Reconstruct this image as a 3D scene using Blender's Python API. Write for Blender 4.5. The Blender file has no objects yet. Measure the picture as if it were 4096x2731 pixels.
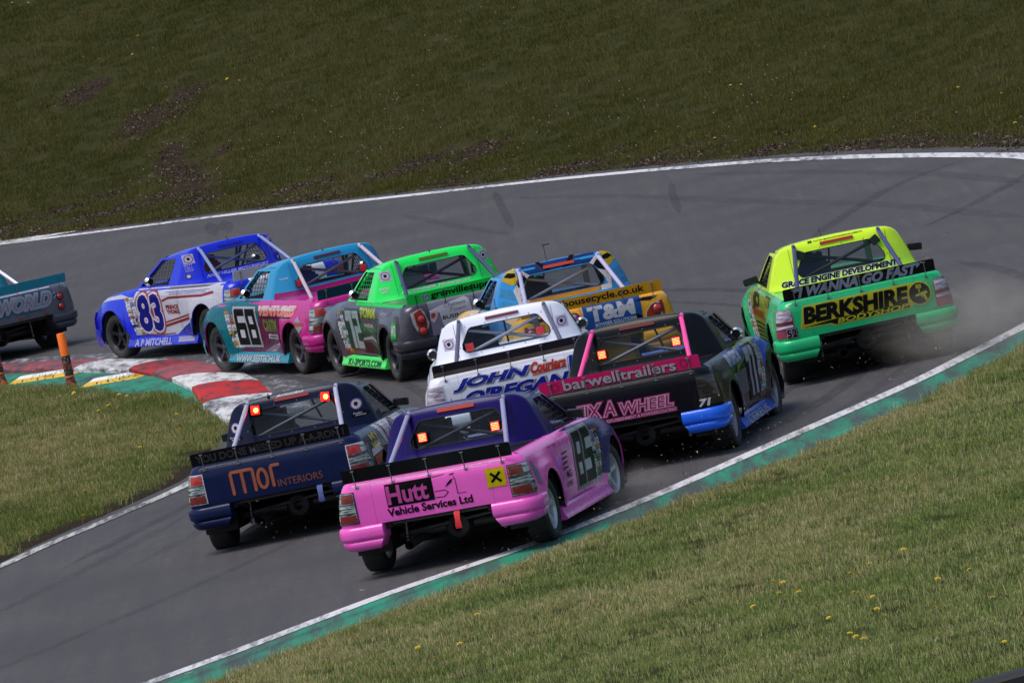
import bpy, bmesh, math, random
import numpy as np
from mathutils import Vector, Matrix, Quaternion
random.seed(7); np.random.seed(7)
SC=bpy.context.scene; COL=SC.collection
# ---------------------------------------------------------------- camera, light, exposure
CAM_H=8.1525; CAM_PITCH=0.07330733; CAM_ROLL=0.20600753; CAM_F=34547.12
cam=bpy.data.cameras.new('camera'); cam.sensor_width=36; cam.lens=CAM_F/4096*36
cam.clip_start=1; cam.clip_end=3000
camo=bpy.data.objects.new('camera',cam); COL.objects.link(camo); SC.camera=camo
fw=Vector((0,math.cos(CAM_PITCH),-math.sin(CAM_PITCH))); rt=Vector((1,0,0)); up=rt.cross(fw)
c_,s_=math.cos(CAM_ROLL),math.sin(CAM_ROLL)
r2=rt*c_-up*s_; u2=rt*s_+up*c_
M=Matrix((r2,u2,-fw)).transposed().to_4x4(); M.translation=Vector((0,0,CAM_H)); camo.matrix_world=M
SUN_EL,SUN_AZ=math.radians(64),math.radians(238)   # azimuth clockwise from +Y
w=bpy.data.worlds.new('World'); SC.world=w; w.use_nodes=True
nt=w.node_tree; nt.nodes.clear()
sky=nt.nodes.new('ShaderNodeTexSky'); sky.sky_type='NISHITA'; sky.sun_disc=False
sky.sun_elevation=SUN_EL; sky.sun_rotation=SUN_AZ; sky.air_density=1.0; sky.dust_density=3.0; sky.ozone_density=1.2
bg=nt.nodes.new('ShaderNodeBackground'); bg.inputs['Strength'].default_value=0.10
wo=nt.nodes.new('ShaderNodeOutputWorld'); nt.links.new(sky.outputs[0],bg.inputs[0]); nt.links.new(bg.outputs[0],wo.inputs[0])
sun=bpy.data.lights.new('sun','SUN'); sun.energy=1.7; sun.angle=math.radians(36); sun.color=(1,.95,.87)
suno=bpy.data.objects.new('sun',sun); COL.objects.link(suno)
sd_=Vector((math.sin(SUN_AZ)*math.cos(SUN_EL),math.cos(SUN_AZ)*math.cos(SUN_EL),math.sin(SUN_EL)))
suno.rotation_euler=sd_.to_track_quat('Z','Y').to_euler(); suno.location=(0,100,40)
SC.view_settings.view_transform='Standard'; SC.view_settings.look='None'; SC.view_settings.gamma=1
SC.view_settings.exposure=0.62
SC.cycles.max_bounces=6; SC.cycles.transparent_max_bounces=12

# ---------------------------------------------------------------- helpers
def lin(h):
    """'#rrggbb' -> linear rgba"""
    if not isinstance(h,str): return tuple(h)+((1,) if len(h)==3 else ())
    v=[int(h[i:i+2],16)/255 for i in (1,3,5)]
    return tuple((x/12.92 if x<=.04045 else ((x+.055)/1.055)**2.4) for x in v)+(1,)
_mats={}
def nodes_of(name):
    m=bpy.data.materials.new(name); m.use_nodes=True
    return m,m.node_tree,m.node_tree.nodes['Principled BSDF']
def N(nt,t,**k):
    n=nt.nodes.new(t)
    for a,b in k.items():
        if a in n.inputs.keys(): n.inputs[a].default_value=b
        else: setattr(n,a,b)
    return n
def noise(nt,scale,detail=4,rough=.55,vec=None,obj=True):
    n=N(nt,'ShaderNodeTexNoise'); n.inputs['Scale'].default_value=scale; n.inputs['Detail'].default_value=detail; n.inputs['Roughness'].default_value=rough
    if vec is None:
        tc=N(nt,'ShaderNodeTexCoord'); vec=tc.outputs['Object']
    nt.links.new(vec,n.inputs['Vector']); return n
def ramp(nt,src,stops):
    r=N(nt,'ShaderNodeValToRGB'); el=r.color_ramp.elements
    while len(el)<len(stops): el.new(.5)
    for e,(p,c) in zip(el,stops): e.position=p; e.color=lin(c) if not isinstance(c,(int,float)) else (c,c,c,1)
    nt.links.new(src,r.inputs[0]); return r
def mixc(nt,fac,a,b,bt='MIX'):
    m=N(nt,'ShaderNodeMix'); m.data_type='RGBA'; m.blend_type=bt
    for s,v in ((0,fac),(6,a),(7,b)):
        if hasattr(v,'is_linked') or isinstance(v,bpy.types.NodeSocket): nt.links.new(v,m.inputs[s])
        else: m.inputs[s].default_value=v if s==0 else lin(v)
    return m.outputs[2]
def math_(nt,op,a,b=None,clamp=False):
    m=N(nt,'ShaderNodeMath'); m.operation=op; m.use_clamp=clamp
    for i,v in enumerate((a,b)):
        if v is None: continue
        if isinstance(v,bpy.types.NodeSocket): nt.links.new(v,m.inputs[i])
        else: m.inputs[i].default_value=v
    return m.outputs[0]
def bump(nt,b,h,strength=.3,dist=.01):
    n=N(nt,'ShaderNodeBump'); n.inputs['Strength'].default_value=strength; n.inputs['Distance'].default_value=dist
    nt.links.new(h,n.inputs['Height']); nt.links.new(n.outputs[0],b.inputs['Normal'])
def paint(col,rough=.26,dirt=.07,metal=0,coat=.42):
    """car paint: fine dust and road grime in the colour, clear coat"""
    key=('paint',str(col),rough,dirt,metal)
    if key in _mats: return _mats[key]
    m,nt,b=nodes_of('paint'); c=lin(col)
    n=noise(nt,5,6,.65); n2=noise(nt,45,3)
    g=ramp(nt,n.outputs[0],[(.42,0.),(.75,1.)])
    d=math_(nt,'MULTIPLY',g.outputs[0],dirt)
    cc=mixc(nt,d,col,tuple(.02+.04*x for x in c[:3]) if max(c[:3])<.1 else (.07,.062,.055))
    cc2=mixc(nt,math_(nt,'MULTIPLY',n2.outputs[0],.12),cc,tuple(x*.6 for x in c[:3]))
    nt.links.new(cc2,b.inputs['Base Color'])
    r=math_(nt,'ADD',math_(nt,'MULTIPLY',n.outputs[0],.2),rough-.1); nt.links.new(r,b.inputs['Roughness'])
    dk_=.2126*c[0]+.7152*c[1]+.0722*c[2]<.045; b.inputs['Coat Weight'].default_value=coat*(.3 if dk_ else 1); b.inputs['Specular IOR Level'].default_value=.12 if dk_ else .32; b.inputs['Coat Roughness'].default_value=.12; b.inputs['Metallic'].default_value=metal
    _mats[key]=m; return m
def plain(name,col,rough=.6,metal=0,var=.25,scale=30,spec=.5):
    key=('plain',name,str(col),rough)
    if key in _mats: return _mats[key]
    m,nt,b=nodes_of(name); n=noise(nt,scale,4)
    c=lin(col); dk=tuple(x*(1-var) for x in c[:3])
    nt.links.new(mixc(nt,n.outputs[0],dk,col),b.inputs['Base Color'])
    b.inputs['Roughness'].default_value=rough; b.inputs['Metallic'].default_value=metal; b.inputs['Specular IOR Level'].default_value=spec
    bump(nt,b,n.outputs[0],.15,.004)
    _mats[key]=m; return m
def glow(name,col,strength):
    key=('glow',name,str(col),strength)
    if key in _mats: return _mats[key]
    m,nt,b=nodes_of(name); b.inputs['Base Color'].default_value=lin(col)
    n=noise(nt,60,2); s=math_(nt,'MULTIPLY_ADD',n.outputs[0],strength*.6); s.node.inputs[2].default_value=strength*.7
    b.inputs['Emission Color'].default_value=lin(col); nt.links.new(s,b.inputs['Emission Strength'])
    _mats[key]=m; return m
def glass(name='glass',tint=(.76,.80,.81),refl=.02):
    key=('glass',name)
    if key in _mats: return _mats[key]
    m,nt,b=nodes_of(name); nt.nodes.remove(b)
    t=N(nt,'ShaderNodeBsdfTransparent'); t.inputs[0].default_value=tint+(1,)
    g=N(nt,'ShaderNodeBsdfGlossy'); g.inputs['Roughness'].default_value=.08
    n=noise(nt,7,4); mx=N(nt,'ShaderNodeMixShader')
    f=math_(nt,'ADD',math_(nt,'MULTIPLY',n.outputs[0],.03),refl-.012)
    nt.links.new(f,mx.inputs[0]); nt.links.new(t.outputs[0],mx.inputs[1]); nt.links.new(g.outputs[0],mx.inputs[2])
    nt.links.new(mx.outputs[0],nt.nodes['Material Output'].inputs[0]); _mats[key]=m; return m

class MB:
    """collects geometry for one mesh object"""
    def __init__(s): s.v=[]; s.f=[]; s.m=[]; s.mats=[]
    def slot(s,mat):
        if mat not in s.mats: s.mats.append(mat)
        return s.mats.index(mat)
    def add(s,vs,fs,mat):
        k=len(s.v); i=s.slot(mat); s.v+= [tuple(map(float,v)) for v in vs]
        s.f+=[tuple(a+k for a in f) for f in fs]; s.m+=[i]*len(fs); return s
    def box(s,c,d,mat,rot=None,bev=0):
        x,y,z=[a/2 for a in d]; vs=[Vector((i*x,j*y,k*z)) for i in(-1,1) for j in(-1,1) for k in(-1,1)]
        fs=[(0,1,3,2),(4,6,7,5),(0,4,5,1),(2,3,7,6),(0,2,6,4),(1,5,7,3)]
        if bev:
            b=bmesh.new()
            bv=[b.verts.new(v) for v in vs]; [b.faces.new([bv[i] for i in f]) for f in fs]
            bmesh.ops.bevel(b,geom=b.edges[:],offset=bev,segments=2,profile=.6,affect='EDGES')
            b.verts.ensure_lookup_table(); vs=[v.co.copy() for v in b.verts]; fs=[[v.index for v in f.verts] for f in b.faces]; b.free()
        if rot is not None: vs=[rot@v for v in vs]
        return s.add([v+Vector(c) for v in vs],fs,mat)
    def tube(s,pts,r,mat,n=10,cap=True):
        pts=[Vector(p) for p in pts]; rs=r if isinstance(r,(list,tuple)) else [r]*len(pts)
        vs=[];fs=[]; ref=None
        for i,p in enumerate(pts):
            t=(pts[min(i+1,len(pts)-1)]-pts[max(i-1,0)]).normalized()
            if ref is None: ref=Vector((0,0,1)) if abs(t.z)<.9 else Vector((1,0,0))
            a=t.cross(ref).normalized(); b_=t.cross(a); ref=ref
            for k in range(n):
                q=2*math.pi*k/n; vs.append(p+(a*math.cos(q)+b_*math.sin(q))*rs[i])
        for i in range(len(pts)-1):
            for k in range(n):
                fs.append((i*n+k,i*n+(k+1)%n,(i+1)*n+(k+1)%n,(i+1)*n+k))
        if cap: fs+= [tuple(range(n))[::-1],tuple((len(pts)-1)*n+k for k in range(n))]
        return s.add(vs,fs,mat)
    def lathe(s,prof,c,axis,mat,n=24,ref=None):
        """prof: (distance along axis, radius)"""
        ax=Vector(axis).normalized(); a=ax.orthogonal().normalized(); b_=ax.cross(a); c=Vector(c)
        vs=[c+ax*h+(a*math.cos(2*math.pi*k/n)+b_*math.sin(2*math.pi*k/n))*r for h,r in prof for k in range(n)]
        fs=[(i*n+k,i*n+(k+1)%n,(i+1)*n+(k+1)%n,(i+1)*n+k) for i in range(len(prof)-1) for k in range(n)]
        return s.add(vs,fs,mat)
    def grid(s,P,mat,flip=False):
        """P: rows x cols of points"""
        r=len(P); c=len(P[0]); vs=[p for row in P for p in row]
        fs=[(i*c+j,i*c+j+1,(i+1)*c+j+1,(i+1)*c+j) for i in range(r-1) for j in range(c-1)]
        if flip: fs=[f[::-1] for f in fs]
        return s.add(vs,fs,mat)
    def build(s,name,parent=None,smooth=35):
        me=bpy.data.meshes.new(name); me.from_pydata(s.v,[],s.f)
        for m in s.mats: me.materials.append(m)
        me.polygons.foreach_set('material_index',s.m)
        if smooth:
            me.polygons.foreach_set('use_smooth',[True]*len(s.f)); me.update()
            me.set_sharp_from_angle(angle=math.radians(smooth))
        me.update()
        o=bpy.data.objects.new(name,me); COL.objects.link(o)
        if parent is not None: o.parent=parent
        return o
def tag(o,label=None,cat=None,group=None,kind=None):
    for k,v in (('label',label),('category',cat),('group',group),('kind',kind)):
        if v: o[k]=v
    return o
def empty(name,mat=None,loc=None):
    o=bpy.data.objects.new(name,None); COL.objects.link(o); o.empty_display_size=.3
    if mat is not None: o.matrix_world=mat
    if loc is not None: o.location=loc
    return o
def np_mesh(name,V,F,mats,parent=None,mi=None,attrs=None,smooth=False):
    me=bpy.data.meshes.new(name); V=np.asarray(V,np.float32); F=np.asarray(F,np.int32); k=F.shape[1]
    me.vertices.add(len(V)); me.vertices.foreach_set('co',V.ravel())
    me.loops.add(F.size); me.loops.foreach_set('vertex_index',F.ravel())
    me.polygons.add(len(F)); me.polygons.foreach_set('loop_start',np.arange(0,F.size,k,dtype=np.int32)); me.polygons.foreach_set('loop_total',np.full(len(F),k,np.int32))
    for m in mats: me.materials.append(m)
    if mi is not None: me.polygons.foreach_set('material_index',np.asarray(mi,np.int32))
    if smooth: me.polygons.foreach_set('use_smooth',np.ones(len(F),bool))
    for n,a in (attrs or {}).items():
        at=me.attributes.new(n,'FLOAT','POINT'); at.data.foreach_set('value',np.asarray(a,np.float32))
    me.update(calc_edges=True); me.validate()
    o=bpy.data.objects.new(name,me); COL.objects.link(o)
    if parent is not None: o.parent=parent
    return o
# ---------------------------------------------------------------- ground shape
OUTER_LINE=[(-9.05,162.18),(-7.99,160.74),(-6.86,159.01),(-4.75,156.12),(-2.71,152.47),(-0.77,148.99),(1.09,145.79),(2.85,142.24),(4.52,138.39),(5.75,134.78),(6.87,130.74),(7.91,126.40)]
INNER_LINE=[(-3.89,78.57),(-3.35,79.30),(-2.85,80.13),(-2.34,80.97),(-1.82,81.94),(-1.29,82.65),(-0.75,83.20),(-0.29,83.75),(0.98,86.05),(1.59,87.33),(2.24,88.8),(2.90,90.25),(3.57,91.66),(4.28,93.20),(4.89,94.94),(5.68,97.02)]
GREEN_OUT=[(-3.24,77.38),(-2.82,78.05),(-2.49,78.72),(-1.98,79.47),(-1.47,80.40),(-0.94,81.30),(-0.32,82.2),(0.35,83.4),(1.27,84.75),(1.75,85.6),(2.25,86.56),(3.01,87.92),(3.55,89.10),(4.13,90.6),(4.71,92.2),(5.47,94.17)]
LEFT_LINE=[(-5.96,93.70),(-5.65,94.85),(-5.33,95.73),(-4.99,96.52),(-4.66,97.53),(-4.31,98.35),(-4.00,99.38)]
LEFT_GRASS=[(-5.98,94.2),(-5.68,95.46),(-5.35,96.45),(-5.02,97.35),(-4.68,98.28),(-4.33,99.33),(-4.02,100.27),(-3.94,101.80),(-3.70,105.31),(-3.69,107.22),(-3.89,108.96),(-4.07,110.83),(-4.29,112.32),(-4.55,113.92),(-4.78,114.67),(-5.15,115.36),(-5.45,116.71),(-5.71,117.66),(-6.02,119.06),(-6.48,120.42),(-7.27,122.65)]

def resample(pts, step):
    p=np.array(pts,float); s=np.r_[0,np.cumsum(np.hypot(*np.diff(p,axis=0).T))]
    n=max(2,int(s[-1]/step)); t=np.linspace(0,s[-1],n+1)
    return np.stack([np.interp(t,s,p[:,0]),np.interp(t,s,p[:,1])],1)
def smooth(pts, step=.4, win=1.2):
    """evenly spaced and gently smoothed polyline (ends kept)"""
    p=resample(pts,step); k=max(1,int(win/step)); w=np.hanning(2*k+3)[1:-1]; w/=w.sum()
    q=np.concatenate([2*p[0]-p[k:0:-1],p,2*p[-1]-p[-2:-k-2:-1]])
    return np.stack([np.convolve(q[:,i],w,'valid') for i in (0,1)],1)
def offset(p, d):
    """polyline moved d to its right"""
    t=np.gradient(p,axis=0); t/=np.linalg.norm(t,axis=1)[:,None]
    return p+np.stack([t[:,1],-t[:,0]],1)*d

ARC=[(6.75,98.0),(7.9,102.4),(8.7,107.5),(9.0,113.0),(8.75,119.5)]
LINE_R=smooth([(-26,44),(-10,69.5),(-6.2,75.2)]+INNER_LINE+[(6.55,99.8),(7.6,104),(8.35,109),(8.65,114),(8.5,120.5)]+OUTER_LINE[::-1]+[(-12,165.8),(-22,178),(-50,212)],.5,1.6)
EDGE_R=smooth([(-27,42),(-9.6,68.3),(-5.6,73.9)]+GREEN_OUT+ARC+[tuple(q) for q in offset(np.array(OUTER_LINE[::-1]),.62)]+[(-11.5,166.4),(-21.5,178.6),(-49.5,212.6)],.4,1.0)
EDGE_L=smooth([(-40,46),(-16,75),(-9,88),(-6.9,91.9)]+LEFT_GRASS+[(-8.8,126.5),(-13,133.5),(-24,150),(-55,186)],.35,.7)
TRACK=np.concatenate([EDGE_R,EDGE_L[::-1]])

def seg_dist(P, line):
    best=np.full(len(P),1e9)
    for a,b in zip(line[:-1],line[1:]):
        d=b-a; t=np.clip(((P-a)@d)/(d@d),0,1)
        best=np.minimum(best,np.hypot(*(P-a-t[:,None]*d).T))
    return best
def inside(P, poly):
    c=np.zeros(len(P),bool); q=np.roll(poly,-1,0)
    for a,b in zip(poly,q):
        m=((a[1]>P[:,1])!=(b[1]>P[:,1]))
        with np.errstate(divide='ignore',invalid='ignore'):
            c^=m&(P[:,0]<(b[0]-a[0])*(P[:,1]-a[1])/(b[1]-a[1])+a[0])
    return c
def sstep(a,b,x):
    t=np.clip((x-a)/(b-a),0,1); return t*t*(3-2*t)
def vnoise(P, s, seed=0):
    """smooth value noise in 0..1"""
    q=P*s; i=np.floor(q).astype(int); f=q-i; f=f*f*(3-2*f)
    def h(a,b):
        n=np.sin(a*127.1+b*311.7+seed*74.7)*43758.5453
        return n-np.floor(n)
    a,b=i[:,0],i[:,1]
    return (h(a,b)*(1-f[:,0])+h(a+1,b)*f[:,0])*(1-f[:,1])+(h(a,b+1)*(1-f[:,0])+h(a+1,b+1)*f[:,0])*f[:,1]
def terrain(P):
    """height, signed distance to the grass edge (positive on grass), left/right side"""
    dr=seg_dist(P,EDGE_R); dl=seg_dist(P,EDGE_L)
    ins=inside(P,TRACK); d=np.minimum(dr,dl); sd=np.where(ins,-d,d)
    z=np.clip(sd*.3,-.06,.03)
    right=(dr<dl)
    far=sstep(108,128,P[:,1])*right
    e=np.clip(sd,0,None)
    rise=np.where(e<1,.04*e,.04)+ .30*(np.sqrt(np.clip(e-1,0,None)**2+9)-3)
    rise=np.where(rise>14,14+(rise-14)*.0,rise)
    z=z+far*rise+(1-far)*np.minimum(.02*e,.25)*np.where(right,1,.8)
    lump=((vnoise(P,.45,3)-.5)*.16+(vnoise(P,1.3,5)-.5)*.07)*(.35+.65*far)
    z=z+lump*sstep(.3,2.0,sd)
    return z,sd,right
# ---------------------------------------------------------------- ground sheet
def axis_pts(lo,hi,step,far,grow=1.35):
    a=list(np.arange(lo,hi+1e-6,step)); d=step
    L=[];x=lo
    while x>far[0]: d*=grow; x-=d; L.append(x)
    d=step;R=[];x=hi
    while x<far[1]: d*=grow; x+=d; R.append(x)
    return np.array(L[::-1]+a+R)
gx=axis_pts(-22,14,.2,(-700,700)); gy=axis_pts(60,205,.25,(-300,1500))
X,Y=np.meshgrid(gx,gy); GP=np.stack([X.ravel(),Y.ravel()],1)
GZ,GSD,GRIGHT=terrain(GP)
DIRT=[(-7.52,176.72,.6,.9),(-5.35,172.5,.33,1.5),(-6.38,171.85,.5,1.3),(-5.62,167.2,.38,1.5),(-5.42,164.8,.5,2.0),(-5.12,161.4,.5,2.2),(-4.79,165.84,.25,.4),(0.04,154.9,.5,.9),(-1.29,156.0,.9,.7),(1.67,147.4,.6,1.0),(4.73,140.4,.5,.9),(6.66,134.1,.5,.8),(2.43,148.5,.4,.7),(7.94,129.1,.7,.6),(-3.3,157.9,1.2,.7),(-8.3,166.2,1.6,.9),(-7.0,163.2,1.6,.8),(3.3,143.6,.9,.7)]
def dirt_at(P,sd,right):
    d=np.zeros(len(P)); n=vnoise(P*np.array([1,.5]),1.9,11); n2=vnoise(P*np.array([1,.6]),5.0,12)
    for cx,cy,rx,ry in DIRT:
        r=((P[:,0]-cx)/(rx*1.05))**2+((P[:,1]-cy)/(ry*1.0))**2
        d=np.maximum(d,1-sstep(.45,1.25,r+(n-.5)*1.5+(n2-.5)*1.8))
    far=sstep(118,130,P[:,1])*right
    edge=far*(1-sstep(.8,3.2,sd))*sstep(.57,.72,n*.6+n2*.4+.1*(1-sstep(0,1.5,sd)))
    rim=(~right)*(P[:,1]<104)*(1-sstep(.10,.30,sd+(n2-.5)*.15))
    rim2=right*(P[:,1]<100)*(1-sstep(.02,.10,sd))*.7
    return np.clip(np.maximum.reduce([d,edge*.95,rim*1.,rim2]),0,1)
GD=dirt_at(GP,GSD,GRIGHT)
GZ=GZ-GD*.03*(GSD>.3)
nx,ny=len(gx),len(gy)
ii,jj=np.meshgrid(np.arange(ny-1),np.arange(nx-1),indexing='ij'); a=(ii*nx+jj).ravel()
GF=np.stack([a,a+1,a+nx+1,a+nx],1)
GV=np.stack([GP[:,0],GP[:,1],GZ],1)
def m_ground():
    m,nt,b=nodes_of('turf and soil')
    at=N(nt,'ShaderNodeAttribute',attribute_name='dirt')
    n=noise(nt,1.1,5); n2=noise(nt,16,6,.7); n3=noise(nt,55,4,.7)
    turf=ramp(nt,n.outputs[0],[(.3,(.026,.032,.006)),(.55,(.038,.038,.008)),(.75,(.062,.050,.014))])
    t2=mixc(nt,n2.outputs[0],turf.outputs[0],(.03,.03,.012))
    soil=ramp(nt,n3.outputs[0],[(.36,(.010,.007,.004)),(.54,(.034,.023,.014)),(.67,(.070,.050,.032)),(.76,(.22,.18,.14))])
    f=math_(nt,'ADD',at.outputs['Fac'],math_(nt,'MULTIPLY',math_(nt,'SUBTRACT',n2.outputs[0],.5),.9),True)
    f2=ramp(nt,f,[(.35,0.),(.6,1.)])
    nt.links.new(mixc(nt,f2.outputs[0],t2,soil.outputs[0]),b.inputs['Base Color'])
    b.inputs['Roughness'].default_value=.95; b.inputs['Specular IOR Level'].default_value=.1
    bump(nt,b,n3.outputs[0],.8,.03); return m
ground=np_mesh('ground',GV,GF,[m_ground()],attrs={'dirt':GD},smooth=True); tag(ground,kind='structure')

# ---------------------------------------------------------------- track surface and paint
def m_asphalt():
    m,nt,b=nodes_of('asphalt')
    n1=noise(nt,.35,5,.6); n2=noise(nt,9,5,.7); n3=noise(nt,70,3,.8)
    tc=N(nt,'ShaderNodeTexCoord'); mp=N(nt,'ShaderNodeMapping'); nt.links.new(tc.outputs['Object'],mp.inputs[0])
    mp.inputs['Rotation'].default_value=(0,0,math.radians(-20)); mp.inputs['Scale'].default_value=(6,.22,1)
    n4=noise(nt,1,4,.6,vec=mp.outputs[0])
    base=ramp(nt,n1.outputs[0],[(.3,(.051,.049,.052)),(.7,(.083,.080,.083))])
    c=mixc(nt,ramp(nt,n4.outputs[0],[(.36,.0),(.60,.60)]).outputs[0],base.outputs[0],(.050,.047,.055))
    c=mixc(nt,math_(nt,'MULTIPLY',ramp(nt,n2.outputs[0],[(.42,0.),(.62,1.)]).outputs[0],.55),c,(.046,.044,.048))
    vo=N(nt,'ShaderNodeTexVoronoi'); vo.inputs['Scale'].default_value=38; nt.links.new(tc.outputs['Object'],vo.inputs['Vector'])
    st=ramp(nt,vo.outputs['Distance'],[(.10,1.),(.20,0.)])
    pick=ramp(nt,vo.outputs['Color'],[(.60,0.),(.64,1.)])
    c=mixc(nt,math_(nt,'MULTIPLY',math_(nt,'MULTIPLY',st.outputs[0],pick.outputs[0]),.55),c,(.34,.33,.34))
    nt.links.new(c,b.inputs['Base Color']); b.inputs['Roughness'].default_value=.82; b.inputs['Specular IOR Level'].default_value=.28
    bump(nt,b,n3.outputs[0],.5,.012); return m
ASPH=m_asphalt()
rx=np.linspace(-72,14,44); ry=np.linspace(40,232,97)
RX,RY=np.meshgrid(rx,ry); k=len(rx); ii,jj=np.meshgrid(np.arange(len(ry)-1),np.arange(k-1),indexing='ij'); a=(ii*k+jj).ravel()
# trimmed to the cells that touch the circuit
cen=np.stack([(RX[:-1,:-1]+RX[1:,1:]).ravel()/2,(RY[:-1,:-1]+RY[1:,1:]).ravel()/2],1); _,csd,_=terrain(cen)
F=np.stack([a,a+1,a+k+1,a+k],1)[csd<1.5]
road=np_mesh('racetrack',np.stack([RX.ravel(),RY.ravel(),np.zeros(RX.size)],1),F,[ASPH]); tag(road,kind='structure')

def worn(name,col,under,wear=.35,scale=7,ang=-20,stretch=.12,rough=.7,col2=None):
    """painted surface scuffed by tyres: streaks along the direction of travel"""
    m,nt,b=nodes_of(name)
    tc=N(nt,'ShaderNodeTexCoord'); mp=N(nt,'ShaderNodeMapping'); nt.links.new(tc.outputs['Object'],mp.inputs[0])
    mp.inputs['Rotation'].default_value=(0,0,math.radians(ang)); mp.inputs['Scale'].default_value=(1,stretch,1)
    n=noise(nt,scale,6,.7,vec=mp.outputs[0]); n2=noise(nt,40,4,.7); n3=noise(nt,1.2,3)
    n5=noise(nt,.32,2); s=math_(nt,'ADD',math_(nt,'MULTIPLY',n.outputs[0],.7),math_(nt,'MULTIPLY',n2.outputs[0],.3)); s=math_(nt,'ADD',s,math_(nt,'MULTIPLY',math_(nt,'SUBTRACT',n5.outputs[0],.5),.35))
    f=ramp(nt,s,[(wear,1.),(wear+.16,0.)])
    c=mixc(nt,n3.outputs[0],col,col2 or tuple(x*.72 for x in lin(col)[:3]))
    nt.links.new(mixc(nt,f.outputs[0],c,under),b.inputs['Base Color'])
    b.inputs['Roughness'].default_value=rough; b.inputs['Specular IOR Level'].default_value=.3
    bump(nt,b,n2.outputs[0],.4,.008); return m
WHITE_LINE=worn('white line paint',(.62,.62,.66),(.09,.088,.095),.36,9)
OLD_LINE=worn('old white line paint',(.52,.53,.52),(.09,.088,.095),.42,14)
GREENP=worn('green paint',(.018,.25,.15),(.045,.06,.058),.42,3.2,-22,.10)
def ribbon(name,a,b,z,mat,parent=None,clip=None,lift=None):
    n=min(len(a),len(b)); P=[[(p[0],p[1],z) for p in (a[i],b[i])] for i in range(n)]
    mb=MB().grid(P,mat); o=mb.build(name,parent,smooth=0); return o
def sub(line,y0,y1,x1=1e9):
    return np.array([p for p in line if y0<=p[1]<=y1 and p[0]<=x1])
# boundary line all round the outside of the corner (wider where it is repainted at the far side)
wv=lambda p: .12+.05*float(sstep(104,128,p[1]))
t_=np.gradient(LINE_R,axis=0); t_/=np.linalg.norm(t_,axis=1)[:,None]; nr=np.stack([t_[:,1],-t_[:,0]],1)
wd=np.array([wv(p) for p in LINE_R])[:,None]
paint_root=empty('track_markings'); tag(paint_root,kind='structure')
ribbon('edge_line',LINE_R-nr*wd,LINE_R+nr*wd,.008,WHITE_LINE,paint_root)
LL=smooth([(-40.2,45),(-16,74.2),(-9.2,87),(-7.1,91.2)]+LEFT_LINE+[(-3.62,101.2)],.4,1.0)
t2=np.gradient(LL,axis=0); t2/=np.linalg.norm(t2,axis=1)[:,None]; n2_=np.stack([t2[:,1],-t2[:,0]],1)
ribbon('edge_line',LL-n2_*.10,LL+n2_*.10,.008,OLD_LINE,paint_root)
# old broad white patch at the far left
ribbon('white_patch',np.array([(-7.6,161.3),(-8.6,162.9),(-10.2,164.9),(-12,166.9)]),np.array([(-7.5,161.0),(-8.8,161.6),(-10.2,163.0),(-12,165.0)]),.012,worn('patch white paint',(.6,.6,.6),(.2,.19,.18),.44,5),paint_root)
# green run-off strip outside the line
GL=np.array(INNER_LINE); a_=offset(sub(LINE_R,50,99.5),.13); GREEN_A=a_
b_=[]
for p in a_:
    d=np.hypot(*(EDGE_R-p).T); b_.append(EDGE_R[np.argmin(d)])
b_=np.array(b_); b_=smooth(b_,.5,1.5) if False else b_
ribbon('green_strip',a_,b_+ (b_-a_)*.08,.004,GREENP,paint_root)
# green patch and kerb on the inside of the corner
KERB=[((-8.9,128.6),(-9.1,131.4)),((-7.42,125.5),(-7.56,127.7)),((-6.80,124.1),(-6.43,125.5)),((-6.17,122.4),(-5.58,123.4)),((-6.03,122.0),(-5.42,122.9)),((-5.30,119.9),(-4.69,120.8)),((-4.92,118.3),(-4.25,119.1)),((-4.60,116.4),(-3.60,115.3)),((-4.27,113.9),(-3.37,113.4)),((-4.05,110.5),(-3.16,110.7)),((-3.69,107.0),(-3.02,106.8))]
RED=worn('red kerb paint',(.50,.014,.014),(.05,.03,.035),.40,6,55,.35)
RED2=worn('faded red kerb paint',(.34,.07,.08),(.07,.05,.06),.42,6,55,.35)
KW=worn('white kerb paint',(.66,.66,.68),(.07,.07,.085),.37,6,60,.3)
kb=empty('kerb'); tag(kb,kind='structure')
cols=[RED,RED2,RED2,KW,KW,RED,RED2,KW,RED,KW]
for i,((a0,b0),(a1,b1)) in enumerate(zip(KERB[:-1],KERB[1:])):
    a0,b0,a1,b1=[np.array(q) for q in (a0,b0,a1,b1)]; mb=MB(); P=[]; nu,nv=12,8
    for u in range(nu+1):
        t=u/nu; row=[]
        for v in range(nv+1):
            s=v/nv; q=(a0*(1-t)+a1*t)*(1-s)+(b0*(1-t)+b1*t)*s
            # each casting rises to the next one and slopes down to the track
            z=.012+(.030+.045*(1-t))*min(1,max(0,(1-s)*1.6))**.7
            if v==0: z=.012+(.03+.045*(1-t))*.75
            row.append((q[0],q[1],z))
        P.append(row)
    mb.grid(P,cols[i])
    for row in (P[0],P[-1]): mb.grid([row,[(x,y,.0) for x,y,z in row]],cols[i])
    for c in (0,-1): col=[r[c] for r in P]; mb.grid([col,[(x,y,.0) for x,y,z in col]],cols[i])
    mb.build('kerb_section',kb,smooth=30)
# green apron behind the kerb
inner=np.array([k_[0] for k_ in KERB]); inner=resample(inner,.5)
bb=np.array([EDGE_L[np.argmin(np.hypot(*(EDGE_L-p-np.array([-.5,-2.2])*min(1,max(0,(p[1]-108)/8))).T))] for p in inner])
ribbon('green_apron',inner+np.array([.05,.05]),bb+np.array([-.35,-.3]),.004,worn('green apron paint',(.016,.25,.15),(.03,.055,.05),.40,4,40,.3),paint_root)
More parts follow.
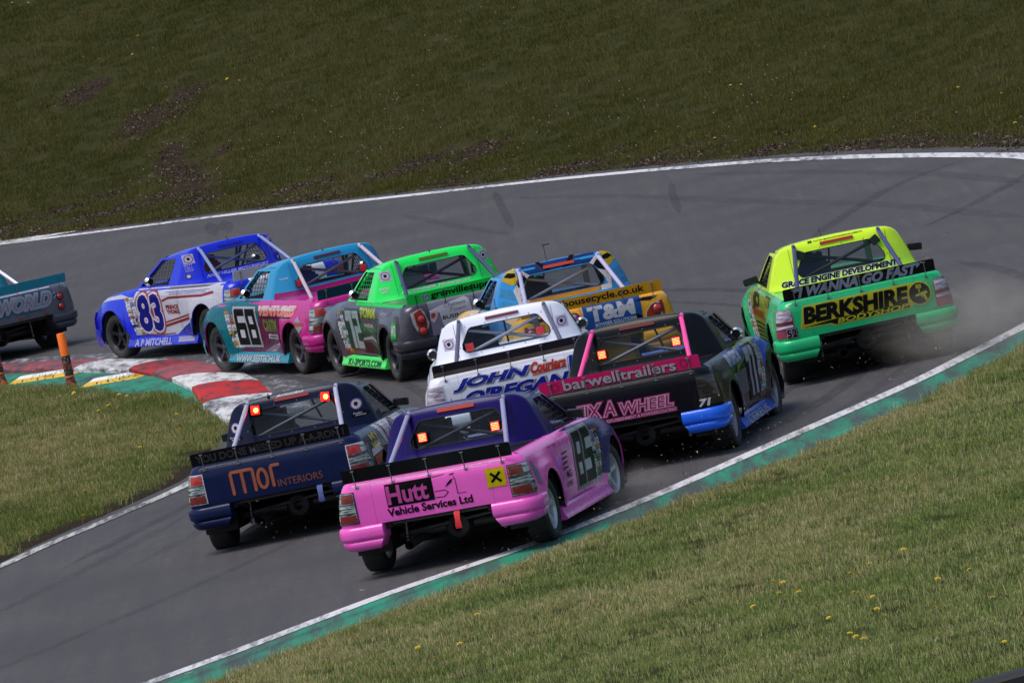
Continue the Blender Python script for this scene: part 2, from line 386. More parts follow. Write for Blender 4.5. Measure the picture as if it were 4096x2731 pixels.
# worn white paint on the track outside the kerb
ko=resample(np.array([k_[1] for k_ in KERB[:]]),.5); 
t3=np.gradient(ko,axis=0); t3/=np.linalg.norm(t3,axis=1)[:,None]; n3_=np.stack([-t3[:,1],t3[:,0]],1)
if n3_[len(n3_)//2,0]<0: n3_=-n3_
ribbon('worn_white_band',ko,ko+n3_*.42,.006,worn('worn white band',(.42,.42,.45),(.06,.058,.066),.50,7,30,.25),paint_root)

# tyre marks: dark rubber laid on the asphalt
def m_rubber(a=.55):
    m,nt,b=nodes_of('tyre rubber mark'); n=noise(nt,3,5,.7); n2=noise(nt,30,3,.7)
    b.inputs['Base Color'].default_value=(.028,.026,.032,1); b.inputs['Roughness'].default_value=.7
    s=math_(nt,'ADD',math_(nt,'MULTIPLY',n.outputs[0],.7),math_(nt,'MULTIPLY',n2.outputs[0],.3))
    nt.links.new(math_(nt,'MULTIPLY',ramp(nt,s,[(.35,0.),(.65,1.)]).outputs[0],a),b.inputs['Alpha']); return m
RUB=[m_rubber(.42),m_rubber(.24)]
def mark(pts,wid=.2,strong=1,z=.0045):
    p=smooth(pts,.4,2.0); n=len(p); t=np.gradient(p,axis=0); t/=np.linalg.norm(t,axis=1)[:,None]; q=np.stack([t[:,1],-t[:,0]],1)
    w_=(wid/2*np.minimum(1,np.minimum(np.arange(n),np.arange(n)[::-1])/4+.15))[:,None]
    return p-q*w_,p+q*w_,z,RUB[0 if strong else 1]
RACE=[(-9,70),(-5,77.5),(-2,82.5),(.5,87),(2.6,92),(3.7,97),(4.1,102),(3.6,108),(2.2,113.5),(.2,118),(-2.2,122),(-5,126),(-9,131),(-16,140)]
RACE2=[(-10.5,74),(-6.2,82),(-3.6,88),(-1.9,93),(-.9,98),(-.7,103),(-1.1,108),(-2.0,113),(-3.2,117.5),(-4.7,121.5),(-7,125.8),(-10,131)]
marks=[]
rnd=random.Random(5)
for base,offs in ((RACE,[-1.9,-1.2,-.4,.35,.9,1.5,2.3]),(RACE2,[-.9,-.3,.4,1.1,1.8])):
    rs=smooth(base,.5,3)
    for o in offs:
        q=offset(rs,o); i0=rnd.randint(0,len(q)//2); i1=min(len(q)-1,i0+rnd.randint(25,70))
        marks.append(mark([tuple(x) for x in q[i0:i1]],rnd.uniform(.12,.24),rnd.random()<.4,.0042+.0004*len(marks)))
for pts,wid,s in (([(4.34,118.6),(5.28,123.2),(6.11,126.5),(7.15,128.3)],.22,1),([(5.78,116.15),(6.51,118.2),(7.57,122),(8.2,124)],.2,1),([(0.48,142.7),(2.17,137.1),(3.94,129),(5.54,122.3),(6.96,114)],.3,0),
      ([(3.46,138.6),(5.13,132.8),(6.72,125.9),(7.47,120.6)],.3,0),([(3.0,137.8),(2.92,134.3),(2.86,129.7)],.13,1),([(.22,145.7),(.33,137.6),(.36,134.5)],.13,1),([(-4.88,154.5),(-4.67,149.8)],.25,1),([(-4.62,154.3),(-4.42,149.8)],.25,1),([(-1.36,144.2),(-.48,138),(.34,132.9)],.2,0),
      ([(-5.2,92),(-4.1,96),(-3.0,100),(-2.6,104)],.2,1),([(-4.4,90.5),(-3.2,95),(-2.3,99)],.18,0),([(-5.9,88),(-4.6,92.5),(-3.9,95.5)],.2,0)):
    marks.append(mark(pts,wid,s,.0042+.0004*len(marks)))
mroot=empty('tyre_marks'); tag(mroot,kind='structure')
for a,b,z,m in marks: ribbon('tyre_mark',a,b,z,m,mroot)

# ---------------------------------------------------------------- grass
def tuft(name,mat,nb,rad,h0,h1,wid,seed,lean=.55,seedheads=0):
    r=np.random.RandomState(seed); V=[];F=[];T=[]
    for i in range(nb):
        a=r.rand()*6.283; q=rad*math.sqrt(r.rand()); x,y=q*math.cos(a),q*math.sin(a)
        h=h0+(h1-h0)*r.rand()**1.4; d=r.rand()*6.283; l=h*lean*(.25+r.rand()); w=wid*(.6+.8*r.rand())
        dx,dy=math.cos(d)*l,math.sin(d)*l; s=r.rand()*6.283; px,py=math.cos(s)*w/2,math.sin(s)*w/2
        k=len(V)
        V+=[(x-px,y-py,-.02),(x+px,y+py,-.02),(x+dx*.35+px*.8,y+dy*.35+py*.8,h*.55),(x+dx*.35-px*.8,y+dy*.35-py*.8,h*.55),(x+dx,y+dy,h)]
        F+=[(k,k+1,k+2,k+3),(k+3,k+2,k+4,k+4)]; T+=[r.rand()]*5
    me=bpy.data.meshes.new(name); me.from_pydata(V,[],[f if f[2]!=f[3] else f[:3] for f in F])
    at=me.attributes.new('tint','FLOAT','POINT'); at.data.foreach_set('value',T); me.materials.append(mat)
    return bpy.data.objects.new(name,me)
def m_grass(name,green,dark,straw,dry=.5,sc=.5):
    m,nt,b=nodes_of(name); nt.nodes.remove(b); out=nt.nodes['Material Output']
    g=N(nt,'ShaderNodeNewGeometry'); n=noise(nt,sc,5,.6,vec=g.outputs['Position']); n2=noise(nt,2.6,4,.6,vec=g.outputs['Position'])
    at=N(nt,'ShaderNodeAttribute',attribute_name='tint')
    s=math_(nt,'ADD',math_(nt,'MULTIPLY',n.outputs[0],.62),math_(nt,'MULTIPLY',n2.outputs[0],.38))
    s=math_(nt,'ADD',s,math_(nt,'MULTIPLY',math_(nt,'SUBTRACT',at.outputs['Fac'],.5),.34))
    f=ramp(nt,s,[(dry-.22,dark),(dry-.04,green),(dry+.10,tuple((a*.5+b_*.5) for a,b_ in zip(green,straw))),(dry+.24,straw)])
    d=N(nt,'ShaderNodeBsdfDiffuse'); t=N(nt,'ShaderNodeBsdfTranslucent'); gl=N(nt,'ShaderNodeBsdfGlossy'); gl.inputs['Roughness'].default_value=.5
    nt.links.new(f.outputs[0],d.inputs[0]); nt.links.new(f.outputs[0],t.inputs[0])
    m1=N(nt,'ShaderNodeMixShader'); m1.inputs[0].default_value=.3; nt.links.new(d.outputs[0],m1.inputs[1]); nt.links.new(t.outputs[0],m1.inputs[2])
    m2=N(nt,'ShaderNodeMixShader'); m2.inputs[0].default_value=.008; nt.links.new(m1.outputs[0],m2.inputs[1]); nt.links.new(gl.outputs[0],m2.inputs[2])
    nt.links.new(m2.outputs[0],out.inputs[0]); return m
def grass_field(name,label,sel,tufts,dens,dscale=1.0,wfn=None,cat='grass',wgt0=None):
    """instances grass tufts over the chosen cells of the ground"""
    fs=GF[sel[GF].all(1)]; used=np.unique(fs); idx=-np.ones(len(GV),int); idx[used]=np.arange(len(used))
    wgt=np.clip(1-GD[used]*1.3,0.02,1)*sstep(-.05,.12,GSD[used])
    if wgt0 is not None: wgt=wgt0[used]
    if wfn is not None: wgt=wgt*wfn(GP[used],GSD[used])
    o=np_mesh(name,GV[used],idx[fs],[],attrs={'dens':wgt})
    ng=bpy.data.node_groups.new(name,'GeometryNodeTree')
    ng.interface.new_socket('Geometry',in_out='INPUT',socket_type='NodeSocketGeometry'); ng.interface.new_socket('Geometry',in_out='OUTPUT',socket_type='NodeSocketGeometry')
    gi=ng.nodes.new('NodeGroupInput'); go=ng.nodes.new('NodeGroupOutput'); jn=ng.nodes.new('GeometryNodeJoinGeometry')
    na=ng.nodes.new('GeometryNodeInputNamedAttribute'); na.data_type='FLOAT'; na.inputs[0].default_value='dens'
    for i,t in enumerate(tufts):
        mu=ng.nodes.new('ShaderNodeMath'); mu.operation='MULTIPLY'; mu.inputs[1].default_value=dens/len(tufts)
        ng.links.new(na.outputs[0],mu.inputs[0])
        dp=ng.nodes.new('GeometryNodeDistributePointsOnFaces'); dp.inputs['Seed'].default_value=i*7+1
        ng.links.new(gi.outputs[0],dp.inputs['Mesh']); ng.links.new(mu.outputs[0],dp.inputs['Density'])
        oi=ng.nodes.new('GeometryNodeObjectInfo'); oi.inputs['Object'].default_value=t; oi.inputs['As Instance'].default_value=True
        ip=ng.nodes.new('GeometryNodeInstanceOnPoints')
        rv=ng.nodes.new('FunctionNodeRandomValue'); rv.data_type='FLOAT_VECTOR'; rv.inputs[0].default_value=(-.12,-.12,0); rv.inputs[1].default_value=(.12,.12,6.283); rv.inputs['Seed'].default_value=i
        rs=ng.nodes.new('FunctionNodeRandomValue'); rs.data_type='FLOAT'; rs.inputs[2].default_value=.65*dscale; rs.inputs[3].default_value=1.3*dscale; rs.inputs['Seed'].default_value=i+20
        ng.links.new(dp.outputs[0],ip.inputs['Points']); ng.links.new(oi.outputs['Geometry'],ip.inputs['Instance'])
        ng.links.new(rv.outputs[0],ip.inputs['Rotation']); ng.links.new(rs.outputs[1],ip.inputs['Scale'])
        ng.links.new(ip.outputs[0],jn.inputs[0])
    ng.links.new(jn.outputs[0],go.inputs[0])
    md=o.modifiers.new('grass','NODES'); md.node_group=ng
    return tag(o,label,cat,kind='stuff')
gxy=GP
near_sel=(GSD>-.25)&GRIGHT&(gxy[:,1]<101)&(gxy[:,1]>61)&(gxy[:,0]>-8)&(gxy[:,0]<11)
left_sel=(GSD>-.25)&(~GRIGHT)&(gxy[:,1]>88)&(gxy[:,1]<127)&(gxy[:,0]>-19)
far_sel=(GSD>-.25)&GRIGHT&(gxy[:,1]>=124)&(gxy[:,1]<204)&(gxy[:,0]>-21)&(gxy[:,0]<14)
MG1=m_grass('verge grass',(.205,.275,.070),(.125,.190,.042),(.50,.44,.22),.51,.32)
MG2=m_grass('infield grass',(.165,.21,.050),(.10,.14,.028),(.46,.37,.18),.50,.30)
MG3=m_grass('bank grass',(.080,.082,.018),(.054,.061,.010),(.165,.135,.052),.51,.20)  # albedo lowered: vignette darkness is put into the bank's grass colour
grass_field('verge_grass','short pale green and straw grass of the verge in the foreground',near_sel,
   [tuft('grass_tuft',MG1,50,.15,.022,.062,.0055,s) for s in (1,2,3)],46)
grass_field('infield_grass','longer olive grass of the infield island at left',left_sel,
   [tuft('grass_tuft',MG2,50,.16,.028,.078,.0065,s) for s in (4,5,6)],40)
grass_field('bank_grass','olive grass of the bank beyond the track, vignette darkness in its colour',far_sel,
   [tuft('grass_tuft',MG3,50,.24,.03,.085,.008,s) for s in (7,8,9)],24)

MG4=m_grass('straw grass',(.40,.33,.15),(.26,.22,.09),(.62,.52,.30),.5,.6)
def w_edge(P_,sd): return np.clip((1-sstep(.25,1.1,sd+(vnoise(P_,.8,21)-.5)*.9))*.9+sstep(.60,.78,vnoise(P_*np.array([1,.5]),.42,23))*.45,0,1)
def w_left(P_,sd): return np.clip(np.exp(-((P_[:,0]+6.6)/1.3)**2-((P_[:,1]-104.5)/3.0)**2)*1.2+sstep(.62,.8,vnoise(P_*np.array([1,.4]),.5,29))*.5,0,1)*sstep(.3,.8,sd)
grass_field('dry_verge_grass','dry straw coloured grass along the green strip and in patches of the verge',near_sel,[tuft('grass_tuft',MG4,40,.15,.03,.075,.0055,s) for s in (11,12)],42,wfn=w_edge)
grass_field('dry_infield_grass','dry straw coloured patches in the infield grass at left',left_sel,[tuft('grass_tuft',MG4,40,.16,.04,.09,.006,s) for s in (13,14)],40,wfn=w_left)
def clods(seed):
    r_=random.Random(seed); mb=MB(); ms=[plain('dark clod',(.022,.015,.009),.95),plain('brown clod',(.075,.050,.030),.95),plain('pale pebble',(.15,.115,.085),.9)]
    for k in range(26):
        x,y=r_.gauss(0,.12),r_.gauss(0,.16); s=r_.uniform(.006,.022)*(1.6 if r_.random()<.12 else 1); m_=ms[2] if r_.random()<.07 else ms[r_.random()<.5]
        vs=[Vector((r_.gauss(0,1),r_.gauss(0,1),r_.gauss(0,1))).normalized()*s*r_.uniform(.8,1.2)+Vector((x,y,s*.4)) for _ in range(6)]
        mb.add(vs,[(0,1,2),(0,2,3),(0,3,4),(1,2,5),(2,3,5),(3,4,5),(0,4,1),(4,5,1)],m_)
    o=mb.build('soil_clods',smooth=0); COL.objects.unlink(o); return o
grass_field('soil_clods','crumbled brown soil and stones in the bare scuffs of the bank',far_sel,[clods(1),clods(2)],34,cat='soil',wgt0=np.clip(GD*1.2-.1,0,1)+.008*(GSD<1.5)*(GSD>0))
# ---------------------------------------------------------------- small flowers in the grass
def ground_z(x,y): return float(terrain(np.array([[x,y]],float))[0][0])
YEL=plain('yellow petals',(.75,.55,.015),.6); STM=plain('flower stem',(.08,.13,.03),.7)
def dandelion():
    mb=MB(); mb.tube([(0,0,-.02),(.006,.003,.05),(.002,.004,.09)],.0022,STM,5)
    r=random.Random(3)
    for ring,(n,l,z) in enumerate(((13,.024,.002),(11,.018,.007),(7,.010,.011))):
        for k in range(n):
            a=6.283*k/n+ring*.3; c,s=math.cos(a),math.sin(a); w=.0045
            mb.add([(.002,.004,.09),(c*l-s*w,.004+s*l+c*w,.092+z),(c*l*1.15,.004+s*l*1.15,.091+z),(c*l+s*w,.004+s*l-c*w,.092+z)],[(0,1,2,3)],YEL)
    return mb.build('dandelion',smooth=0)
FL={'right':[(4.03,77.40),(2.94,74.26),(2.62,73.88),(2.41,73.48),(2.46,73.42),(3.36,71.24),(3.03,70.91),(1.79,74.13),(1.87,74.00),(2.23,71.49),(2.36,71.18),(2.38,70.98),(2.49,70.77),(1.77,73.03),(1.94,72.69),(2.05,71.01),(1.55,72.16),(2.44,69.68),(2.08,70.00),(2.15,68.41),(2.20,67.99),(2.22,67.62),(3.33,68.48),(2.85,68.96),(3.19,65.27),(-0.81,77.13),(-1.35,75.45),(-0.98,74.83),(-1.20,74.27)],
 'left':[(-5.91,116.42),(-5.25,114.28),(-5.13,114.02),(-5.44,112.25),(-5.32,112.42),(-4.36,108.89),(-4.21,105.98),(-4.70,104.79),(-6.02,101.78),(-5.19,99.95),(-5.15,96.91),(-7.03,119.5)],
 'far':[(-7.50,179.52),(-7.15,178.47),(-6.40,177.63),(-6.00,177.50),(-6.30,179.31),(-4.45,171.69),(-4.27,171.15),(-4.12,170.66),(-9.36,188.12),(-9.16,188.38),(-8.81,187.79),(4.64,150.70),(4.83,150.08),(5.00,150.38),(7.94,140.47),(8.45,137.76),(7.54,139.10),(5.59,141.36),(4.01,144.34),(8.19,131.51),(2.39,146.38),(5.82,139.46)]}
FG={'right':('small yellow dandelion open in the pale verge grass of the foreground','dandelions in the foreground verge'),
    'left':('small yellow dandelion open in the infield grass behind the green apron','dandelions on the infield island'),
    'far':('tiny yellow dandelion on the bank beyond the far white line','dandelions on the bank')}
d0=dandelion(); first=True
for kx,pts in FL.items():
    for x,y in pts:
        o=d0 if first else d0.copy()
        if not first: COL.objects.link(o)
        first=False; o.location=(x,y,ground_z(x,y)+(.0 if kx!='far' else .02)); o.rotation_euler=(random.uniform(-.25,.25)+.25,random.uniform(-.25,.25),random.uniform(0,6)); s=random.uniform(.8,1.15)*(1.1 if kx!='right' else .95); o.scale=(s,s,s)
        tag(o,FG[kx][0],'dandelion',FG[kx][1])
mb=MB(); wm=plain('clover flower',(.45,.40,.38),.8); r=random.Random(9)
for k in range(150):
    cx,cy=r.choice([(-3.5,165),(-2,160),(-1.2,163),(1.5,155),(3,152),(-6,166),(0.5,168),(-4.4,163),(5,148)]); x,y=cx+r.gauss(0,.6),cy+r.gauss(0,1.6)
    z=ground_z(x,y)+.09; mb.lathe([(0,.0),(.006,.010),(.016,.008),(.02,0)],(x,y,z),(0,0,1),wm,5)
tag(mb.build('clover_flowers',smooth=0),'scattered pale clover heads in the bank grass','clover',kind='stuff')

# ---------------------------------------------------------------- trackside furniture
def m_scuffed(name,col,wear):
    m,nt,b=nodes_of(name); n=noise(nt,9,6,.75); n2=noise(nt,60,3,.7)
    s=math_(nt,'ADD',math_(nt,'MULTIPLY',n.outputs[0],.65),math_(nt,'MULTIPLY',n2.outputs[0],.35))
    f=ramp(nt,s,[(wear,1.),(wear+.06,0.)]); nt.links.new(mixc(nt,f.outputs[0],col,(.015,.013,.015)),b.inputs['Base Color']); b.inputs['Roughness'].default_value=.6; return m
OR=m_scuffed('orange plastic',(.95,.17,.010),.34); ORD=m_scuffed('scuffed orange plastic',(.50,.085,.012),.48); WS=m_scuffed('scuffed reflective band',(.42,.42,.42),.54)
def bollard(x,y,label,lean):
    t=empty('marker_post',loc=(x,y,max(.0,ground_z(x,y)-.02))); t.rotation_euler=(lean,0,0)
    tag(t,label,'marker post','marker posts on the green apron')
    R=[(0,.095),(.03,.085),(.10,.068),(.16,.062)]
    MB().lathe(R,(0,0,0),(0,0,1),ORD,20).build('foot',t)
    MB().lathe([(.16,.062),(.44,.060),(.76,.060),(.775,.055),(.775,0)],(0,0,0),(0,0,1),OR,20).build('post',t)
    MB().lathe([(.18,.0635),(.28,.0635)],(0,0,0),(0,0,1),WS,20).build('reflective_band',t)
    MB().lathe([(.28,.0625),(.37,.0625)],(0,0,0),(0,0,1),ORD,20).build('scuffed_band',t)
    MB().lathe([(.37,.0635),(.46,.0635)],(0,0,0),(0,0,1),WS,20).build('reflective_band',t)
bollard(-6.10,119.42,'orange plastic marker post with scuffed white bands standing whole in view',.0)
bollard(-7.25,123.0,'scuffed orange marker post cut off by the left edge of the photo',-.06)
YB=m_scuffed('yellow block paint',(.60,.36,.015),.42); WB=m_scuffed('white block top',(.6,.6,.6),.42)
def block(x0,y0,x1,y1,label):
    a=Vector((x0,y0,0)); b=Vector((x1,y1,0)); L=(b-a).length; d=(b-a).normalized(); n=Vector((-d.y,d.x,0)); m=Matrix((d,n,Vector((0,0,1)))).transposed().to_4x4(); m.translation=a+Vector((0,0,.006))
    t=empty('rumble_block',m); tag(t,label,'rumble block','yellow rumble blocks on the green apron')
    mb=MB(); w=.24; h=.052; ht=.088
    bot=[(0,0,0),(L,0,0),(L,w,0),(0,w,0)]; top=[(.13,.035,h),(L-.13,.035,h),(L-.13,w-.035,h),(.13,w-.035,h)]
    mb.add(bot+top,[(0,1,5,4),(1,2,6,5),(2,3,7,6),(3,0,4,7)],YB)
    mb.build('sloped_base',t,smooth=0)
    a0,a1=.135,L-.135; m2=MB().add([(a0,.038,h),(a1,.038,h),(a1,w-.038,h),(a0,w-.038,h),(a0+.07,.075,ht),(a1-.07,.075,ht),(a1-.07,w-.075,ht),(a0+.07,w-.075,ht)],[(0,1,5,4),(1,2,6,5),(2,3,7,6),(3,0,4,7),(4,5,6,7)],WB); m2.build('top_strip',t,smooth=0)
    for k in range(3): MB().lathe([(0,0),(0,.016),(-.012,.014)],(.28+k*(L-.56)/2,.016,h*.5),(0,-.85,.5),plain('bolt recess',(.02,.02,.02),.8),10).build('bolt_hole',t)
block(-7.16,122.7,-6.26,122.0,'yellow rumble block with white top, the farther one, left of the orange post')
block(-5.98,119.05,-5.16,118.6,'yellow rumble block with white top, the nearer one, right of the orange post')
# rubber belting barrier whose top just enters the lower right corner
t=empty('belt_barrier',loc=(3.22,62.3,0)); tag(t,'low black rubber barrier just entering the lower right corner','barrier')
mb=MB(); bl=plain('black rubber belting',(.012,.012,.013),.7); P=[]
for i in range(25):
    x=-.62+i*.12; z=.44+.09*(1-math.exp(-max(0,i)*.16))
    P.append([(x,-.15,-.1),(x,-.15,z-.03),(x,-.10,z),(x,.10,z),(x,.15,z-.03),(x,.15,-.1)])
mb.grid(P,bl); mb.build('belt',t)
MB().tube([(-.3,0,-.05),(-.3,0,.40)],.04,bl).build('stake',t)
# ---------------------------------------------------------------- race pickup: shape functions
def pch(xs,ys):
    xs=np.array(xs,float); ys=np.array(ys,float)
    fx=np.linspace(xs[0],xs[-1],400); fy=np.interp(fx,xs,ys); k=np.hanning(23); k/=k.sum()
    pad=np.concatenate([np.full(11,0.)+2*fy[0]-fy[11:0:-1],fy,2*fy[-1]-fy[-2:-13:-1]]); fy=np.convolve(pad,k,'valid')
    return lambda v: float(np.interp(v,fx,fy))
_W=pch([.18,.35,.50,.62,.75,.85,.90,.93,.955,.965],[.955,.975,.985,.985,.968,.945,.925,.905,.872,.855])
_YT=pch([.45,.55,.7,.82,.88,.92,.945,.965],[.02,.0,-.012,-.02,-.016,.0,.025,.07])
_ZT=pch([0,.3,2.9,3.1,3.5,3.9,4.2,4.45,4.62],[.965,.965,.965,.955,.93,.885,.82,.74,.66])
AX_R,AX_F,RW_=.80,3.69,.315      # axle positions, tyre radius
LEN=4.62; ARCH=.395
def flare(y,z):
    f=0
    for ax in (AX_R,AX_F):
        r=math.hypot(y-ax,(z-.31)*1.0)
        f+=.038*math.exp(-((r-ARCH)/.16)**2)*(1 if z>.1 else 0)
    return f*max(0,min(1,(.95-z)/.2))
def side_x(y,z):
    zt=_ZT(y); zz=z
    if zt<.965:
        k=max(0,min(1,(z-.42)/(zt-.42))); zz=z+(.965-zt)*k*k*(3-2*k)
    x=_W(min(zz,.965))+flare(y,z)
    x-=.050*math.exp(-((y-2.25)/.80)**4)*max(0,min(1,(.86-z)/.25))
    if y>3.7: x-=.20*((y-3.7)/(LEN-3.7))**2.2
    return x
RC=.15
def tail_y(x,z):
    w=side_x(.3,z); y=_YT(z); e=abs(x)-(w-RC)
    if e>0: y+=RC-math.sqrt(max(0,RC*RC-min(e,RC)**2))
    return y+ .02*(abs(x)/.9)**2
def s_tail(u,v,off=0): return (u,tail_y(u,v)-off,v)
def s_right(u,v,off=0): return (side_x(u,v)+off,u,v)
def s_left(u,v,off=0): return (-side_x(u,v)-off,u,v)
# cab
_Q=[(.848,.955),(.822,1.03),(.795,1.11),(.765,1.19),(.735,1.265),(.707,1.325),(.675,1.368),(.635,1.400),(.585,1.421),(.49,1.437),(.30,1.450),(0,1.457)]
def cab_x(z):
    q=_Q
    for (x0,z0),(x1,z1) in zip(q[:-1],q[1:]):
        if z<=z1: return x0+(x1-x0)*(z-z0)/(z1-z0)
    return 0
def cab_z(x):
    x=abs(x)
    for (x0,z0),(x1,z1) in zip(_Q[:-1],_Q[1:]):
        if x>=x1: return z0+(z1-z0)*(x0-x)/(x0-x1)
    return _Q[-1][1]
def panel_y(x,z):
    t=max(0,(abs(x)-.46)/.38); y=1.445+.27*(z-.955)+.24*t*t
    if z<1.01: y-=.30*(1.01-z)
    e=(z-1.37)/.12
    if e>0: y+=.05*e*e
    return y
def s_panel(u,v,off=0): return (u,panel_y(u,v)-off,v)
def s_cabr(u,v,off=0): return (cab_x(v)+off,u,v)
def s_cabl(u,v,off=0): return (-cab_x(v)-off,u,v)
def spoil_y(z): return -.018-.18*(z-.962)
def s_spoil(u,v,off=0): return (u,spoil_y(v)-off,v)
def _skx(v): return float(np.interp(v,[.154,.175,.215,.262,.285],[1.0,1.0,.975,.962,.935]))
def s_skr(u,v,off=0): return (_skx(v)+off,u,v)
def s_skl(u,v,off=0): return (-_skx(v)-off,u,v)
SURF={'tail':(s_tail,1),'right':(s_right,1),'left':(s_left,-1),'panel':(s_panel,1),'cabr':(s_cabr,1),'cabl':(s_cabl,-1),'spoil':(s_spoil,1),'skr':(s_skr,1),'skl':(s_skl,-1)}
STEP={'tail':(.08,.022),'right':(.08,.04),'left':(.08,.04),'panel':.06,'cabr':.1,'cabl':.1,'spoil':1,'skr':(2,.02),'skl':(2,.02)}

# ---------------------------------------------------------------- flat shapes laid on a surface
def conform(bm,surf,off):
    """cut the flat mesh into small cells and bend it on to the surface"""
    f,_=SURF[surf]
    for ax in (0,1):
        st=STEP[surf]; st=st if not isinstance(st,tuple) else st[ax]
        lo=min(v.co[ax] for v in bm.verts); hi=max(v.co[ax] for v in bm.verts); q=math.ceil(lo/st+1e-6)*st
        while q<hi-1e-6:
            n=Vector((1,0,0)) if ax==0 else Vector((0,1,0)); c=n*q
            bmesh.ops.bisect_plane(bm,geom=bm.verts[:]+bm.edges[:]+bm.faces[:],plane_co=c,plane_no=n,dist=1e-6); q+=st
    if surf in ('left','right'):
        def inn(v):
            y,z=v.co[0],v.co[1]
            if z<.20: return True
            for ax in (AX_R,AX_F):
                if (abs(y-ax)<ARCH if z<.31 else math.hypot(y-ax,z-.31)<ARCH): return True
            return False
        bmesh.ops.delete(bm,geom=[fa for fa in bm.faces if all(inn(v) for v in fa.verts)],context='FACES')
        bmesh.ops.delete(bm,geom=[v for v in bm.verts if not v.link_faces],context='VERTS')
    bm.verts.index_update()
    return [f(v.co[0],v.co[1],off) for v in bm.verts],[[v.index for v in fa.verts] for fa in bm.faces]
def poly_bm(loops):
    """polygon (first loop) with optional holes"""
    from mathutils.geometry import tessellate_polygon
    bm=bmesh.new(); allp=[p for l in loops for p in l]; vs=[bm.verts.new((p[0],p[1],0)) for p in allp]
    for t in tessellate_polygon([[Vector((p[0],p[1],0)) for p in l] for l in loops]):
        try: bm.faces.new([vs[i] for i in t])
        except ValueError: pass
    return bm
_txt={}
def text_bm(s,bold=0,shear=0,space=1.0):
    key=(s,bold,shear,space)
    if key not in _txt:
        cu=bpy.data.curves.new('t','FONT'); cu.body=s; cu.offset=bold; cu.shear=shear; cu.resolution_u=3; cu.space_character=space; cu.fill_mode='BOTH' if False else 'FRONT'
        o=bpy.data.objects.new('t',cu); COL.objects.link(o); bpy.context.view_layer.update()
        dg=bpy.context.evaluated_depsgraph_get(); me=o.evaluated_get(dg).to_mesh()
        V=[(v.co.x,v.co.y) for v in me.vertices]; F_=[list(p.vertices) for p in me.polygons]
        o.evaluated_get(dg).to_mesh_clear(); bpy.data.objects.remove(o); bpy.data.curves.remove(cu)
        _txt[key]=(V,F_)
    return _txt[key]
class Decals:
    """all lettering and painted shapes laid on one part of the truck"""
    def __init__(s): s.mb={}
    def _put(s,layer,surf,bm,mat,off):
        us=[v.co[0] for v in bm.verts]; sd='' if layer[0] in ('lettering','panel_bolts') or surf not in ('tail','panel','spoil') else ('R' if min(us)>.1 else 'L' if max(us)<-.1 else '')
        V,F_=conform(bm,surf,off); bm.free(); s.mb.setdefault(layer+(surf+sd,),MB()).add(V,F_,mat)
    def poly(s,layer,surf,loops,mat,off=.004):
        if not isinstance(loops[0][0],(tuple,list)): loops=[loops]
        s._put(layer,surf,poly_bm(loops),mat,off)
    def rect(s,layer,surf,u0,v0,u1,v1,mat,off=.004,sk=0):
        s.poly(layer,surf,[(u0,v0),(u1,v0),(u1+sk,v1),(u0+sk,v1)],mat,off)
    def disc(s,layer,surf,u,v,r,mat,off=.004,n=20,hole=0,ru=None):
        ru=ru or r
        L=[[(u+ru*math.cos(6.2832*k/n),v+r*math.sin(6.2832*k/n)) for k in range(n)]]
        if hole: L.append([(u+ru*hole*math.cos(6.2832*k/n),v+r*hole*math.sin(6.2832*k/n)) for k in range(n)])
        s.poly(layer,surf,L,mat,off)
    def text(s,layer,surf,txt,box,mat,bold=0,shear=0,off=.006,rot=0,space=1.0,outline=None,owid=.03):
        """box=(u0,v0,u1,v1); mirrored surfaces read the right way round from outside"""
        if outline is not None:
            s.text(layer,surf,txt,box,outline,bold+owid,shear,off-.0015,rot,space)
            # keep the two layers registered: both are scaled by the plain text's own bounds
        V,F_=text_bm(txt,bold,shear,space); V0,_=text_bm(txt,0 if bold<.05 else bold,shear,space)
        B=text_bm(txt,0,shear,space)[0]
        x0,x1=min(v[0] for v in B),max(v[0] for v in B); y0,y1=min(v[1] for v in B),max(v[1] for v in B)
        u0,v0,u1,v1=box; sg=SURF[surf][1]; bm=bmesh.new(); vs=[]
        for x,y in V:
            a=(x-x0)/(x1-x0); b=(y-y0)/(y1-y0)
            uu=(a-.5)*abs(u1-u0); vv=(b-.5)*(v1-v0); c,n=math.cos(rot),math.sin(rot)
            uu,vv=uu*c-vv*n,uu*n+vv*c
            vs.append(bm.verts.new(((u0+u1)/2+uu*sg,(v0+v1)/2+vv,0)))
        for f in F_:
            try: bm.faces.new([vs[i] for i in f])
            except ValueError: pass
        s._put(layer,surf,bm,mat,off)
    def build(s,parents):
        for k,mb in s.mb.items():
            name,par,_s=k; o=mb.build(name,parents.get(par),smooth=0)

# ---------------------------------------------------------------- race pickup: building
BLK=plain('black underbody',(.012,.012,.013),.75); RUBM=None
def m_tyre():
    m,nt,b=nodes_of('racing tyre'); n=noise(nt,14,5,.7)
    nt.links.new(mixc(nt,ramp(nt,n.outputs[0],[(.4,0.),(.75,1.)]).outputs[0],(.010,.010,.011),(.036,.034,.034)),b.inputs['Base Color'])
    b.inputs['Roughness'].default_value=.75; bump(nt,b,n.outputs[0],.3,.01); return m
TYRE=m_tyre()
STEEL=plain('brushed steel',(.33,.33,.36),.35,.8); CHROME=plain('chrome',(.8,.8,.82),.08,1,.05)
DARKT=plain('dark seat fabric',(.02,.02,.024),.8); CARBON=plain('black trim',(.015,.015,.017),.35)
DIRTY=plain('smeared black rubber trim',(.02,.02,.022),.5)
GLS=glass(); WIND=glass('windscreen glass',(.78,.84,.86),.025)
REDL=plain('red lens',(.42,.02,.02),.2,spec=.8); REDD=plain('dark red lens',(.16,.012,.012),.25,spec=.8)

